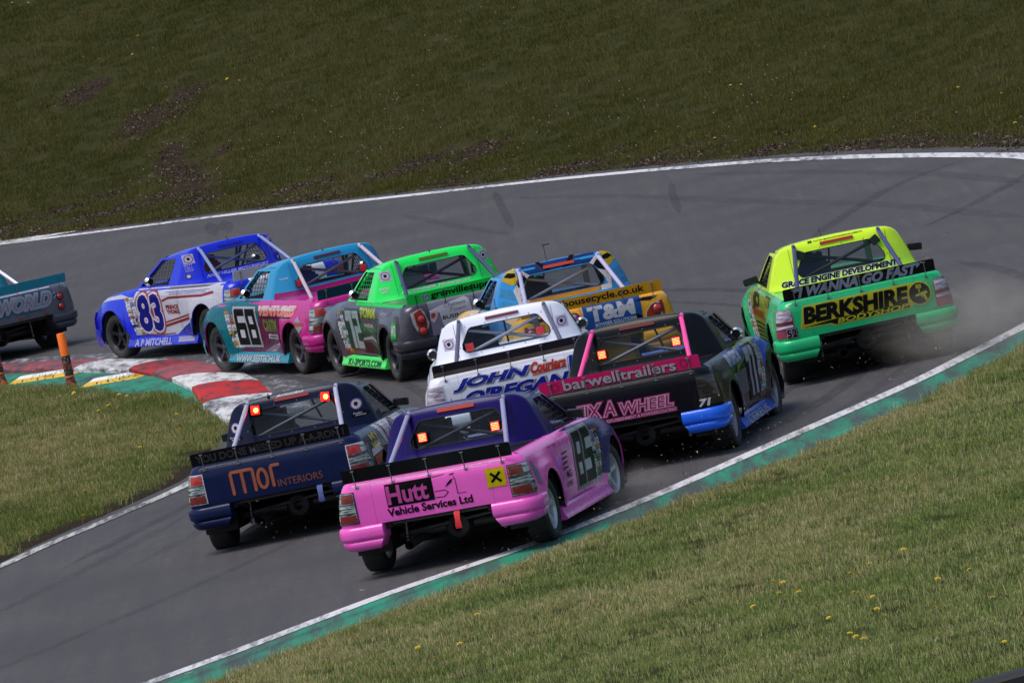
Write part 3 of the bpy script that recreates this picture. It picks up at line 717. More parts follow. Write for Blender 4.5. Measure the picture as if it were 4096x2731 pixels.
def m_lens(name,a,b_,sc=55):
    m,nt,b=nodes_of(name); tc=N(nt,'ShaderNodeTexCoord'); mp=N(nt,'ShaderNodeMapping'); nt.links.new(tc.outputs['Object'],mp.inputs[0]); mp.inputs['Scale'].default_value=(.12,.12,1)
    n=noise(nt,sc,3,.6,vec=mp.outputs[0]); nt.links.new(ramp(nt,n.outputs[0],[(.40,a),(.62,b_)]).outputs[0],b.inputs['Base Color'])
    b.inputs['Roughness'].default_value=.15; b.inputs['Coat Weight'].default_value=.5; return m
CLRL=m_lens('clear lens',(.02,.028,.032),(.42,.50,.52)); AMB=plain('amber lens',(.5,.16,.03),.2); GLOWR=glow('lit red lamp','#ff1206',3.6); GLOWW=glow('lit lamp diodes','#ffb070',3.2)
SMOKE=m_lens('smoked lens',(.006,.006,.008),(.035,.026,.028))
def skin_bumper(side,mat,dark):
    """rear bumper corner wrapped round the tail, with a groove along the middle"""
    mb=MB(); P=[]
    zs=[.283,.290,.305,.33,.352,.368,.376,.381,.386,.393,.404,.425,.46,.49,.510,.522,.527]
    outs=[-.02,.006,.026,.038,.042,.040,.032,.024,.026,.042,.052,.056,.058,.056,.048,.032,.010]
    cols=[('t',x) for x in (.545,.555,.575,.61,.66,.72,.79)]+[('c',a) for a in (8,20,32,45,58,70,82)]+[('s',y) for y in (.17,.24,.31,.38)]
    for z,o in zip(zs,outs):
        row=[]; w=_W(.5)-(0 if z>.38 else (.38-z)*.25)
        for kind,a in cols:
            taper=1
            if kind=='t':
                x=a+(.07*max(0,(.40-z)/.12) if a<.6 else 0); y=.035+.02*(a/.9)**2; oo=o
                if a<.55: oo=o-.035
                row.append((x,y-oo,z))
            elif kind=='c':
                q=math.radians(a); x=w-RC+math.sin(q)*(RC+o); y=.05+RC-math.cos(q)*(RC+o); row.append((x,y,z))
            else:
                zz=z
                ymax=AX_R-math.sqrt(max(0,ARCH**2-(z-.31)**2)); y=min(a,ymax-.003+ (a-.38)*.01)
                row.append((w+o,y,zz))
        P.append([(side*x,y,z) for x,y,z in row])
    mb.grid(P,mat,flip=side<0)
    mb.grid([P[0],[(x*.93,y+.06,z+.02) for x,y,z in P[0]]],dark)
    mb.grid([[r[0] for r in P],[(r[0][0],r[0][1]+.22,r[0][2]) for r in P]],mat,flip=side<0)
    mb.grid([P[-1],[(x*.965,y+.02,z+.004) for x,y,z in P[-1]]],mat)
    return mb
def shell(cols_fn,mat,inner=BLK,rows=26,t=.014,mats=None):
    pass
def body_side(side,mat,matfn=None):
    """rear corner, flank and front wing of one side with both wheel arches cut out"""
    ys=[]
    def add(a,b,n):
        for k in range(n): ys.append(a+(b-a)*k/n)
    r=ARCH
    add(.15,AX_R-r,4)
    for ax in (AX_R,AX_F):
        for k in range(24): ys.append(ax-r*math.cos(math.pi*k/24))
        if ax==AX_R: add(AX_R+r,AX_F-r,22)
    add(AX_F+r,LEN-.12,7); ys.append(LEN-.12)
    cols=[('t',x) for x in np.linspace(.60,.83,6)]+[('c',a) for a in (6,20,34,48,62,76)]+[('s',y) for y in ys]+[('f',a) for a in (20,40,60,80,90)]
    nr=26; P=[]; 
    grid=[[None]*len(cols) for _ in range(nr)]
    for j,(k,a) in enumerate(cols):
        y=a if k=='s' else (.02 if k in 'tc' else LEN)
        zb=.50
        if k=='s':
            if a<AX_R-r: zb=.48
            elif AX_R+r<a<AX_F-r: zb=.26
            elif a>AX_F+r: zb=.22
            for ax in (AX_R,AX_F):
                d=abs(a-ax)
                if d<r: zb=max(.31+math.sqrt(max(0,r*r-d*d)),.26 if ax==AX_R and a>ax or ax==AX_F and a<ax else (.48 if ax==AX_R else .22))
        if k=='f': zb=.22
        zt=_ZT(min(y,LEN-.01))
        for i in range(nr):
            s=i/(nr-1); s=1-(1-s)**1.6; z=zb+(zt-zb)*s
            if k=='t':
                w=_W(min(z,.965)); x=min(a,.60+(w-RC-.60)*(a-.60)/.23); p=(x,tail_y(x,z),z)
            elif k=='c':
                w=side_x(.3,z); q=math.radians(a); x=w-RC+math.sin(q)*RC; p=(x,_YT(z)+RC-math.cos(q)*RC+.02*(x/.9)**2,z)
            elif k=='s': p=(side_x(a,z),a,z)
            else:
                w=side_x(LEN-.12,z); q=math.radians(a); p=(w-.30*(1-math.cos(q)) if a<90 else .0, LEN-.12+.12*math.sin(q)+(.03 if a==90 else 0),z)
            grid[i][j]=(side*p[0],p[1],p[2])
    mb=MB(); mb.grid(grid,mat,flip=side>0)
    inn=[[(x-side*.016,y+(.016 if j<12 else 0),z-.004*(i==nr-1)) for j,(x,y,z) in enumerate(row)] for i,row in enumerate(grid)]
    mb.grid(inn,BLK,flip=side<0); mb.grid([grid[0],inn[0]],mat,flip=side<0)
    # rail along the top of the load bed and the door
    top=grid[-1]; rail=[p for p,c in zip(top,cols) if c[0] in 'tcs' and p[1]<3.0]
    mb.grid([rail,[(x*.95,y+(.03 if y<.1 else 0),z+.001) for x,y,z in rail],[(x*.945,y+(.035 if y<.1 else 0),z-.05) for x,y,z in rail]],mat,flip=side>0)
    return mb
def wheel(parent,x,y,side,rim_mat,steer=0,spokes=5,camber=0):
    w=empty('wheel'); w.parent=parent; w.location=(x,y,RW_); w.rotation_euler=(0,camber,steer)
    R=RW_; h=.115
    prof=[(-h*.80,.205),(-h*.98,.225),(-h*1.06,.262),(-h*.98,.293),(-h*.86,R-.006),(-h*.6,R),(0,R+.001),(h*.6,R),(h*.86,R-.006),(h*.98,.293),(h*1.06,.262),(h*.98,.225),(h*.80,.205)]
    MB().lathe(prof,(0,0,0),(1,0,0),TYRE,40).build('tyre',w,smooth=50)
    mb=MB(); s=side
    mb.lathe([(s*h*.84,.207),(s*h*.86,.200),(s*h*.74,.190),(s*h*.55,.184),(-s*h*.8,.184),(-s*h*.84,.207)],(0,0,0),(1,0,0),rim_mat,36)
    for k in range(spokes):
        a=6.2832*k/spokes+.3; c,n=math.cos(a),math.sin(a); P=[]
        for r,wd,dx in ((.035,.030,.052),(.09,.026,.058),(.15,.024,.072),(.190,.040,.080)):
            cy,cz=c*r,n*r; tx,tz=-n*wd,c*wd
            P.append([(s*(dx-.03),cy-tx,cz-tz),(s*dx,cy-tx*.75,cz-tz*.75),(s*(dx+.004),cy,cz),(s*dx,cy+tx*.75,cz+tz*.75),(s*(dx-.03),cy+tx,cz+tz)])
        mb.grid(P,rim_mat)
    mb.lathe([(s*.03,.06),(s*.058,.055),(s*.066,.03),(s*.068,0)],(0,0,0),(1,0,0),rim_mat,16)
    mb.build('rim',w,smooth=40)
    mb=MB(); mb.lathe([(s*.0,0),(s*.0,.15),(s*.015,.15),(s*.015,0)],(0,0,0),(1,0,0),plain('brake disc',(.10,.10,.11),.4,.6),24)
    mb.build('brake_disc',w)
    return w
def make_truck(L):
    R=np.array(L['mat']); M=Matrix(R.tolist())
    t=empty('racing_pickup',M); tag(t,L['label'],'racing pickup','racing pickups bunched through the corner')
    C=L['col']; body=paint(C['body']); par={None:t,'skirt':t}
    upper=paint(C.get('cab',C['body'])); tailm=paint(C.get('tail',C['body'])); front=paint(C.get('front',C['body']))
    # --- shell
    mb=MB()
    for s in (-1,1):
        b=body_side(s,body); mb.add(b.v,[f for f,m in zip(b.f,b.m) if m==0],body); 
        mb.add(b.v,[f for f,m in zip(b.f,b.m) if m==1],BLK)
    # bonnet and scuttle
    P=[]
    for y in np.linspace(2.95,LEN-.05,18):
        zt=_ZT(y); x=side_x(y,zt)-.004
        P.append([(x*q,y+.05*(1-q*q),zt+.045*(1-q**2)*min(1,(y-2.6))) for q in np.linspace(-1,1,15)])
    mb2=MB().grid(P,front)
    P=[[(side_x(LEN-.15,z)*q,LEN+.03-.10*q*q,z) for q in np.linspace(-1,1,13)] for z in np.linspace(.24,_ZT(LEN-.01),6)]
    mb2.grid(P,front)
    body_o=mb.build('body',t,smooth=40); par['body']=body_o
    mb2.build('bonnet',t,smooth=40)
    # --- tailgate between the two corner seams
    mb=MB(); P=[]
    for z in list(np.linspace(.525,.86,8))+[.88,.895,.91,.925,.938,.95,.958,.965]:
        P.append([(x,tail_y(x,z),z) for x in np.linspace(-.598,.598,17)])
    mb.grid(P,tailm); top=P[-1]; mb.grid([top,[(x,y+.04,z+.001) for x,y,z in top],[(x,y+.045,z-.06) for x,y,z in top]],tailm)
    mb.grid([[(x,y+.014,z) for x,y,z in r] for r in P],BLK,flip=True); mb.grid([P[0],[(x,y+.07,z+.012) for x,y,z in P[0]]],tailm)
    tg=mb.build('tailgate',t,smooth=40); par['tailgate']=tg
    # --- load bed cover
    mb=MB(); P=[[(x,y,.948+.006*math.cos(x*1.7)) for x in np.linspace(-.815,.815,9)] for y in np.linspace(.10,1.75,8)]
    mb.grid(P,paint(C.get('bed',C['body']),.5)); mb.build('bed_cover',t)
    # --- cab
    mb=MB(); hdr=[]
    win=[(-.475,1.075),(-.50,1.11),(-.495,1.16),(-.405,1.305),(-.385,1.322),(-.36,1.33),(.36,1.33),(.385,1.322),(.405,1.305),(.495,1.16),(.50,1.11),(.475,1.075),(.44,1.062),(-.44,1.062)]
    outl=[(x-.012,z) for x,z in _Q[:6]]+[(x-.010,z-.006) for x,z in _Q[6:9]]+[(x,z-.008) for x,z in _Q[9:]]
    ring=outl+[(-x,z) for x,z in outl[::-1][1:]]
    bm=poly_bm([ring,win]); V,F_=conform(bm,'panel',0); bm.free(); mb.add(V,F_,upper)
    # window frame lip
    V2=[s_panel(u,v,0) for u,v in win]; mb.grid([V2+[V2[0]],[(x,y+.02,z) for x,y,z in V2]+[(V2[0][0],V2[0][1]+.02,V2[0][2])]],upper)
    # edge between panel and sides, roof
    A=[s_panel(u,v,0) for u,v in ring]
    full=[(x,z) for x,z in _Q]+[(-x,z) for x,z in _Q[::-1][1:]]
    B=[(x,panel_y(x,z)+.016,z) for x,z in full]; Cc=[(x*1.004,panel_y(x,z)+.035,z+.001) for x,z in full]
    mb.grid([A,B,Cc],upper,flip=True)
    # roof skin (upper part of the section) back to front
    rfi=[i for i,(x,z) in enumerate(full) if z>=1.367]
    def yh(z): return 2.36-.28*(z-1.367)/.09
    P=[]
    for k in range(9):
        s=k/8; P.append([(Cc[i][0]*(1-.06*s),Cc[i][1]*(1-s)+(yh(full[i][1])+.02)*s,Cc[i][2]-.035*s*s) for i in rfi])
    mb.grid(P,upper,flip=True)
    # sides with window openings
    for s_,surf in ((1,'cabr'),(-1,'cabl')):
        zt=1.368; yb=panel_y(.848,.955)+.03; yt=panel_y(cab_x(zt),zt)+.03
        o=[(3.02,.955),(yb,.955),(panel_y(cab_x(1.1),1.1)+.033,1.1),(panel_y(cab_x(1.25),1.25)+.033,1.25),(yt,zt),(2.33,zt-.02)]
        hole=[(2.90,.985),(2.02,.985),(1.92,1.20),(1.88,1.325),(2.32,1.325)]
        bm=poly_bm([o,hole]); V,F_=conform(bm,surf,0); bm.free(); mb.add(V,F_,upper)
        V2=[SURF[surf][0](u,v,0) for u,v in hole]; mb.grid([V2+[V2[0]],[(x-s_*.03,y,z) for x,y,z in V2]+[(V2[0][0]-s_*.03,V2[0][1],V2[0][2])]],CARBON)
    cab=mb.build('cab_shell',t,smooth=40); par['cab']=cab
    lip=MB(); lip.tube([s_panel(u,v,.002) for u,v in win]+[s_panel(*win[0],.002)],.005,BLK,6)
    # --- glass
    mb=MB(); bm=poly_bm([[(u*1.01,v) for u,v in win]]); V,F_=conform(bm,'panel',-.012); bm.free(); mb.add(V,F_,GLS); rw=mb.build('rear_window',t)
    lip.build('window_seal',rw)
    a=[(-.80,3.02,.965),(.80,3.02,.965)]; b_=[]
    P=[[((1-s)*(.80*q)+s*.60*q, (1-s)*(3.02+.12*(1-q*q))+s*(2.37+.08*(1-q*q)),(1-s)*.965+s*(1.34+.065*(1-q*q))) for q in np.linspace(-1,1,9)] for s in np.linspace(0,1,5)]
    ws=MB().grid(P,WIND).build('windscreen',t); 
    [MB().tube([P[0][i],P[-1][i]],.022,upper,8).build('windscreen_pillar',ws) for i in (0,-1)]
    # --- side window nets
    net=plain('window net',(.03,.03,.035) if not L.get('net') else lin(L['net'])[:3],.7)
    for s_ in (1,-1):
        mb=MB()
        for k in range(7):
            z=1.01+.052*k; ye=2.90-(z-.985)*1.65; yr=2.0-(z-.985)*.38
            mb.tube([(s_*(cab_x(z)-.028),yr,z),(s_*(cab_x(z)-.028),ye,z)],.0035,net,5,False)
        for k in range(9):
            y0=2.05+.095*k; z1=min(1.32,.985+max(0,(2.90-y0))/1.55); mb.tube([(s_*(cab_x(.99)-.03),y0,.99),(s_*(cab_x(z1)-.03),y0-.04,z1)],.0035,net,5,False)
        mb.build('window_net',t,smooth=0)
    # --- cage, struts and the crossed braces behind the rear window
    pipe=paint(C['strut'],.35,.2); xm=paint(C.get('brace',C['strut']),.4,.15)
    for s_ in (1,-1):
        mb=MB(); p0=Vector((s_*.487,panel_y(.49,1.41)-.0,1.405)); p1=Vector((s_*.62,.80,.92)); mb.tube([p0+Vector((0,.03,.01)),p0+Vector((0,-.035,-.008)),p1],.026,pipe,14)
        d=(p0-p1).normalized(); so=mb.build('roof_strut',t)
        e=p0+Vector((0,-.035,-.008)); MB().lathe([(0,0),(0,.017),(.002,.017)],e+Vector((0,-.022,.012)),(0,-1,.3),CARBON,14).build('strut_hole',so)
        MB().lathe([(.001,0),(.001,.052),(.02,.05),(.02,.03),(.035,.028)],p1+Vector((0,0,-.005)),(0,0,1),STEEL if not L.get('darkfoot') else CARBON,16).build('strut_foot',so)
    for s_ in (1,-1):
        yb=1.535+.022*(s_+1); MB().tube([(s_*.43,yb,1.052),(-s_*.43,yb+.045,1.305)],.0185,xm,12).build('cross_brace',t)
    mb=MB(); cage=plain('roll cage',(.06,.06,.065),.5)
    mb.tube([(-.74,1.75,.6),(-.72,1.78,1.0),(-.58,1.80,1.38),(.58,1.80,1.38),(.72,1.78,1.0),(.74,1.75,.6)],.02,cage,8)
    for s_ in(1,-1): mb.tube([(s_*.58,1.80,1.38),(s_*.56,2.42,1.36),(s_*.76,3.0,.95)],.02,cage,8); mb.tube([(s_*.74,1.8,.75),(s_*.76,2.9,.72)],.02,cage,8)
    mb.tube([(0,1.8,1.38),(0,2.42,1.37),(0,2.95,1.0)],.012,cage,8)
    mb.build('roll_cage',t)
    # --- interior
    mb=MB()
    mb.box((0,2.3,.50),(1.6,1.6,.04),BLK); mb.box((0,1.62,.74),(1.6,.05,.42),BLK); mb.box((0,2.98,.80),(1.55,.22,.22),CARBON,bev=.02); mb.box((0,3.15,.6),(1.5,.05,.6),BLK); mb.box((0,2.3,.58),(.3,1.4,.2),BLK)
    for s_ in(1,-1): mb.box((s_*.80,2.3,.72),(.03,1.6,.44),BLK)
    mb.build('cockpit',t)
    sx=-.36; sc=plain('seat cover',lin(L.get('seat','#15151a'))[:3],.7)
    mb=MB(); mb.box((sx,2.02,.66),(.46,.5,.12),sc,bev=.03); mb.box((sx,1.80,.93),(.46,.12,.55),sc,bev=.03)
    for s_ in(1,-1): mb.box((sx+s_*.235,1.86,.95),(.05,.24,.42),sc,bev=.015); mb.box((sx+s_*.17,1.88,1.20),(.05,.22,.17),sc,bev=.015)
    mb.box((sx,1.80,1.20),(.34,.08,.17),sc,bev=.02); mb.build('seat',t)
    mb=MB(); cx,cy,cz=sx,2.68,.93; mb.tube([(cx+.165*math.cos(a),cy-.06*math.sin(a),cz+.155*math.sin(a)) for a in np.linspace(0,6.2832,25)],.014,CARBON,8,False)
    mb.tube([(cx,cy,cz),(cx,cy+.25,cz-.05)],.02,CARBON,8); [mb.tube([(cx,cy,cz),(cx+.16*math.cos(a),cy-.06*math.sin(a),cz+.15*math.sin(a))],.010,STEEL,6) for a in (.1,3.04,4.71)]; mb.build('steering_wheel',t)
    mb=MB(); mb.box((0,2.30,1.375),(.34,.02,.06),CARBON,bev=.008); mb.box((0,2.288,1.375),(.32,.006,.05),CHROME); mb.build('interior_mirror',t)
    if L.get('bag'): 
        mb=MB(); mb.box((.36,1.86,1.20),(.07,.05,.26),plain('pale window strap',(.42,.44,.46),.6),bev=.01); mb.build('harness_box',t)
    # --- door mirrors
    for s_ in (1,-1):
        if L.get('mirror','black')=='chrome':
            mb=MB(); mb.lathe([(-.055,0),(-.05,.040),(-.02,.066),(.02,.064),(.06,.034),(.08,0)],(s_*.865,2.56,1.055),(0,1,0),CHROME,20); mo=mb.build('door_mirror',t)
            MB().tube([(s_*.79,2.70,1.0),(s_*.86,2.60,1.05)],.010,CARBON,6).build('mirror_arm',mo)
            MB().lathe([(-.058,0),(-.058,.046)],(s_*.865,2.56,1.055),(0,1,0),plain('mirror face',(.05,.05,.055),.1,.8),18).build('mirror_face',mo)
        else:
            mb=MB(); mb.box((s_*.955,2.52,1.065),(.17,.07,.085),CARBON,rot=Matrix.Rotation(s_*.12,3,'Y'),bev=.018); mo=mb.build('door_mirror',t)
            MB().tube([(s_*.80,2.60,1.01),(s_*.90,2.54,1.04)],.014,CARBON,6).build('mirror_arm',mo)
            MB().box((s_*.955,2.483,1.065),(.145,.004,.062),plain('mirror face',(.05,.05,.055),.1,.8)).build('mirror_face',mo)
    # --- spoiler with its stays
    sw=.858; z0,z1=.958,1.094; sp=paint(C['spoiler'],L.get('sp_rough',.38),.06,L.get('sp_metal',0)); mb=MB(); r=.022
    pr=[(-sw,z0),(sw,z0)]+[(sw-r+r*math.sin(a),z1-r+r*math.cos(a)) for a in np.linspace(math.pi/2,0,4)]+[(-sw+r-r*math.sin(a),z1-r+r*math.cos(a)) for a in np.linspace(0,math.pi/2,4)]
    f1=[(x,spoil_y(z),z) for x,z in pr]; f2=[(x,spoil_y(z)+.008,z) for x,z in pr]; n=len(pr)
    mb.add(f1,[tuple(range(n))],sp); mb.add(f2,[tuple(range(n))[::-1]],sp); mb.add(f1+f2,[(i,(i+1)%n,n+(i+1)%n,n+i) for i in range(n)],sp)
    spo=mb.build('spoiler',t,smooth=0); par['spoiler']=spo
    for x in (-.74,-.37,0,.37,.74):
        mb=MB(); a=Vector((x,spoil_y(1.07)-.012,1.072)); b_=Vector((x+.004,tail_y(x,.905)-.018,.905))
        mb.tube([a,b_],.0055,STEEL if not L.get('darkstay') else CARBON,6); mb.box(a,(.036,.012,.010),STEEL); mb.box(b_+Vector((0,.008,0)),(.034,.014,.012),STEEL); mb.build('spoiler_stay',spo,smooth=0)
    # --- lights
    mb=MB(); zc=1.395; bl=plain('brake light lens',lin(L.get('bl','#7d1a14'))[:3],.3)
    P=[[s_panel(u,zc+dz,o) for u in np.linspace(-.19,.19,9)] for dz,o in ((-.017,.004),(-.015,.016),(.012,.018),(.016,.004))]; mb.grid(P,bl); mb.add([P[i][0] for i in range(4)],[(0,1,2,3)],bl); mb.add([P[i][-1] for i in range(4)],[(0,1,2,3)],bl); mb.build('brake_light_bar',t)
    for (x,z,rz) in L.get('lamps',[]):
        y=panel_y(x,z); lit=L['lit']; mb=MB()
        mb.box((0,0,0),(.100,.05,.100),CARBON,bev=.012); o=mb.build('warning_lamp',t); o.location=(x,y-.03,z); o.rotation_euler=(0,rz,0)
        if lit==2:
            q=MB(); q.box((0,-.027,0),(.082,.006,.082),GLOWR,bev=.002)
            for i in range(5):
                for j in range(5): q.box((-.030+.015*i,-.0315,-.030+.015*j),(.009,.004,.005),GLOWW)
            q.build('lamp_lens',o)
        elif lit==1: MB().box((0,-.027,0),(.09,.006,.09),plain('unlit red lamp',(.55,.035,.04),.25),bev=.002).build('lamp_lens',o)
        elif lit==3:
            q=MB(); q.box((0,-.027,0),(.09,.006,.09),GLOWR,bev=.002); q.lathe([(0,.026),(.003,0)],(.008,-.031,0),(0,-1,0),glow('lit amber bulb','#ffb040',7),12); q.build('lamp_lens',o)
        else: MB().box((0,-.027,0),(.09,.006,.09),CARBON).build('lamp_lens',o)
    for s_ in (1,-1):
        style=L.get('tail_style','box'); holder=empty('tail_light'); holder.parent=t
        def strip(name,z0_,z1_,x0,x1,m,off):
            mb=MB(); nz,nxn=5,9; P=[]
            for i in range(nz):
                z=z0_+(z1_-z0_)*i/(nz-1); row=[]
                for j in range(nxn):
                    q=j/(nxn-1); w=side_x(.3,z); xs=x0+(w+.10-x0)*q*(x1)  # unroll the corner
                    arc=xs-(w-RC)
                    if arc<=0: p=(xs,tail_y(xs,z)-off,z)
                    else:
                        a=min(arc/RC,1.45); p=(w-RC+math.sin(a)*(RC+off),_YT(z)+RC-math.cos(a)*(RC+off)+.02*(w/.9)**2,z)
                    row.append((s_*p[0],p[1],p[2]))
                P.append(row)
            mb.grid(P,m,flip=s_<0); 
            edge=[r[0] for r in P]; mb.grid([edge,[(x,y+off*1.2,z) for x,y,z in edge]],m)
            mb.grid([P[-1],[(x,y+off*1.2,z) for x,y,z in P[-1]]],m); mb.grid([P[0],[(x,y+off*1.2,z) for x,y,z in P[0]]],m)
            return mb.build(name,holder,smooth=40)
        if style=='box':
            la=L.get('lens'); x0=L.get('lx',.775)
            strip('light_housing',.555,.868,x0,.90,L.get('house') or CARBON,.006)
            if not la:
                strip('lens',.562,.862,x0+.010,.86,CLRL,.012); strip('lens',.765,.853,x0+.018,.50,L.get('redm',REDL),.016); strip('lens',.570,.648,x0+.018,.62,REDD,.016); strip('lens',.662,.668,x0+.012,.85,CARBON,.0165); strip('lens',.752,.757,x0+.012,.85,CARBON,.0165); continue
            zz=L.get('lz',(.565,.635,.775,.858))
            for (a,b_),m in zip(zip(zz[:-1],zz[1:]),la[::-1]): strip('lens',a+.004,b_-.004,x0+.012,.86,m,.013)
        elif style=='rounds':
            for zc_ in (.765,.615):
                xc=.715; yy=tail_y(xc,zc_); c=(s_*xc,yy-.004,zc_)
                MB().lathe([(0,.062),(.008,.062),(.008,.050)],c,(s_*.12,-1,0),CARBON,24).build('light_bezel',holder)
                MB().lathe([(.004,.050),(.018,.042),(.026,.022),(.028,0)],c,(s_*.12,-1,0),L.get('roundm') or REDL,24).build('lens',holder)
        else: # single round in a swoosh
            xc,zc_=.765,.765; c=(s_*xc,tail_y(xc,zc_)-.006,zc_)
            MB().lathe([(0,.064),(.008,.063),(.008,.056)],c,(s_*.10,-1,0),CARBON,24).build('light_bezel',holder)
            MB().lathe([(.004,.056),(.020,.045),(.028,.024),(.030,0)],c,(s_*.10,-1,0),REDL,24).build('lens',holder)
    # --- bumper corners, skirts
    for s_ in (1,-1):
        skin_bumper(s_,paint(C.get('bumper',C['body'])),BLK).build('rear_bumper_corner',t,smooth=40)
        mb=MB(); P=[]; sk=paint(C.get('skirt',C['body']))
        for z,x in ((.148,.985),(.154,1.0),(.175,1.0),(.215,.975),(.262,.962),(.285,.935)):
            P.append([(s_*x,y,z) for y in np.linspace(AX_R+.36,AX_F-.36,9)])
        mb.grid(P,sk,flip=s_<0); mb.grid([P[0],[(x*.93,y,z+.0) for x,y,z in P[0]]],BLK)
        for e in (0,-1): mb.add([P[i][e] for i in range(6)]+[(s_*.88,P[0][e][1],.285),(s_*.88,P[0][e][1],.145)],[tuple(range(8))],sk)
        mb.build('side_skirt',t,smooth=30)
        mb=MB(); P=[]
        for z,o in ((.16,.0),(.17,.02),(.34,.03),(.42,.01)):
            P.append([(s_*(side_x(min(y,4.5),z)+o),y,z) for y in np.linspace(AX_F+.40,LEN-.05,6)])
        mb.grid(P,paint(C.get('bumper_f',C.get('front',C['body']))),flip=s_<0); mb.build('front_bumper_corner',t)
    # --- wheels
    rim=plain('wheel rim',lin(L.get('rim','#2a2a2e'))[:3],.35,.5); st=L.get('steer',0)
    for x,y,s_ in ((.845,AX_R,1),(-.845,AX_R,-1),(.845,AX_F,1),(-.845,AX_F,-1)):
        wheel(t,s_*abs(x),y,s_,rim,st if y>2 else 0,L.get('spokes',5),-.02*s_)
    # inner arches
    for y in (AX_R,AX_F):
        for s_ in (1,-1):
            mb=MB(); P=[[(s_*x,y-ARCH*1.02*math.cos(a),.31+ARCH*1.02*math.sin(a)) for a in np.linspace(-.25,math.pi+.25,17)] for x in (.60,.955)]
            mb.grid(P,BLK); mb.add([P[0][i] for i in range(17)],[tuple(range(17))],BLK); mb.build('wheel_arch_liner',t)
    # --- underbody
    mb=MB(); mb.box((0,2.25,.27),(1.15,2.3,.16),BLK); mb.box((0,3.9,.32),(1.1,1.1,.22),BLK); mb.box((0,.72,.62),(1.15,1.0,.22),BLK)
    for s_ in (1,-1): mb.box((s_*.52,.75,.50),(.07,1.3,.09),BLK,bev=.01); mb.tube([(s_*.50,.12,.50),(s_*.50,.95,.36),(s_*.56,1.4,.28)],.022,cage,8)
    mb.tube([(-.5,.14,.50),(.5,.14,.50)],.022,cage,8); mb.build('chassis',t)
    mb=MB(); mb.tube([(-.70,AX_R,RW_),(.70,AX_R,RW_)],.045,cage,12); mb.lathe([(-.14,.05),(-.12,.11),(-.04,.145),(.05,.14),(.13,.07)],(0.02,AX_R,RW_),(0,1,0),plain('cast axle case',(.05,.05,.052),.5,.3),20)
    mb.tube([(-.55,AX_R-.1,.33),(.45,AX_R-.12,.40)],.016,STEEL,8); mb.build('rear_axle',t)
    for s_ in (1,-1):
        mb=MB(); col=plain('damper spring',lin(L.get('spring','#301010'))[:3],.5)
        mb.tube([(s_*(.50+.012*math.cos(a*5)),AX_R-.16+.035*math.sin(a*5),.26+.028*a) for a in np.linspace(0,8,90)],.008,col,5); mb.tube([(s_*.50,AX_R-.16,.22),(s_*.48,AX_R-.16,.54)],.018,STEEL,8); mb.build('rear_damper',t)
    ex=L.get('exhaust',-.28); mb=MB(); mb.tube([(ex,1.3,.24),(ex,.55,.27),(ex-.02,.16,.25)],.045,plain('sooty steel',(.12,.11,.11),.45,.7),16,False); mb.build('exhaust_pipe',t)
    st_=L.get('strap')
    if st_:
        xx=L.get('strap_x',.18); mb=MB(); sm=plain('tow strap',lin(st_)[:3],.7); P=[[(xx+dx*w_,y,z) for dx in (-1,-.33,.33,1)] for y,z,w_ in ((.03,.545,.028),(-.005,.49,.030),(-.015,.43,.026),(-.02,.37,.032),(-.012,.345,.030),(.002,.36,.03),(.006,.43,.026))]
        mb.grid(P,sm); mb.build('tow_strap',t)
    D=Decals(); L['livery'](D,t,par); gap=plain('panel gap',(.012,.012,.014),.8)
    for s_ in ('left','right'):
        D.rect(('door_gap','body'),s_,3.035,.30,3.042,.945,gap,.0105); D.rect(('wing_gap','body'),s_,1.60,.30,1.606,.955,gap,.0105)
    for s_ in (1,-1): D.rect(('cab_gap','cab'),'panel',s_*.556-.002,1.0,s_*.556+.002,1.40,gap,.0025); D.build(par)
    return t
# ---------------------------------------------------------------- liveries
def P(c,r=.35): return paint(c,r,.12)
W_='#e6e6ee'; K_='#0b0b0e'
def _arch(y,z):
    z=max(z,.262)
    for ax in (AX_R,AX_F):
        dy=y-ax; r=ARCH+.006
        if z<.31:
            if abs(dy)<r: y=ax+math.copysign(r,dy)
        else:
            d=math.hypot(dy,z-.31)
            if d<r:
                d=max(d,1e-4); y=ax+dy/d*r; z=.31+(z-.31)/d*r
    return y,min(z,_ZT(max(0,min(y,LEN)))-.001)
def _sr(u,v,off=0): u,v=_arch(u,v); return s_right(u,v,off)
def _sl(u,v,off=0): u,v=_arch(u,v); return s_left(u,v,off)
SURF['right']=(_sr,1); SURF['left']=(_sl,-1)
STK=['#e8e8f0','#dfe6f2','#f0e8ec','#e8eaf2','#f0f0f4','#e4e8f0','#eeeef4','#8fb4dc','#c86a6a','#e8e8f0','#9aa0d0','#e4ecf0','#d8b030','#57b89a','#e8e8ee','#30303a']
def stack(D,surf,seed,z1=.84,z0=.36,top='#d8a81c'):
    """two columns of small sponsor stickers behind the front wheel arch"""
    r=random.Random(seed); z=z1; k=0
    while z>z0:
        h=r.choice((.034,.045,.055))
        for c in (0,1):
            yc=3.19-.20*((z1-z)/(z1-z0))**.8-c*.135
            col=top if (k==0 and c==0) else r.choice(STK)
            D.rect(('stickers','body'),surf,yc-.063,z-h+.004,yc+.063,z,P(col,.5),.007)
            ink=r.choice(['#303060','#802020','#202024','#205080']) if col!='#30303a' else '#e0e0e0'
            for q in range(r.choice((1,2))): D.rect(('stickers','body'),surf,yc-.042,z-h*.75+q*.018,yc+.042-r.random()*.03,z-h*.75+q*.018+.007,P(ink,.5),.009)
        z-=h; k+=1
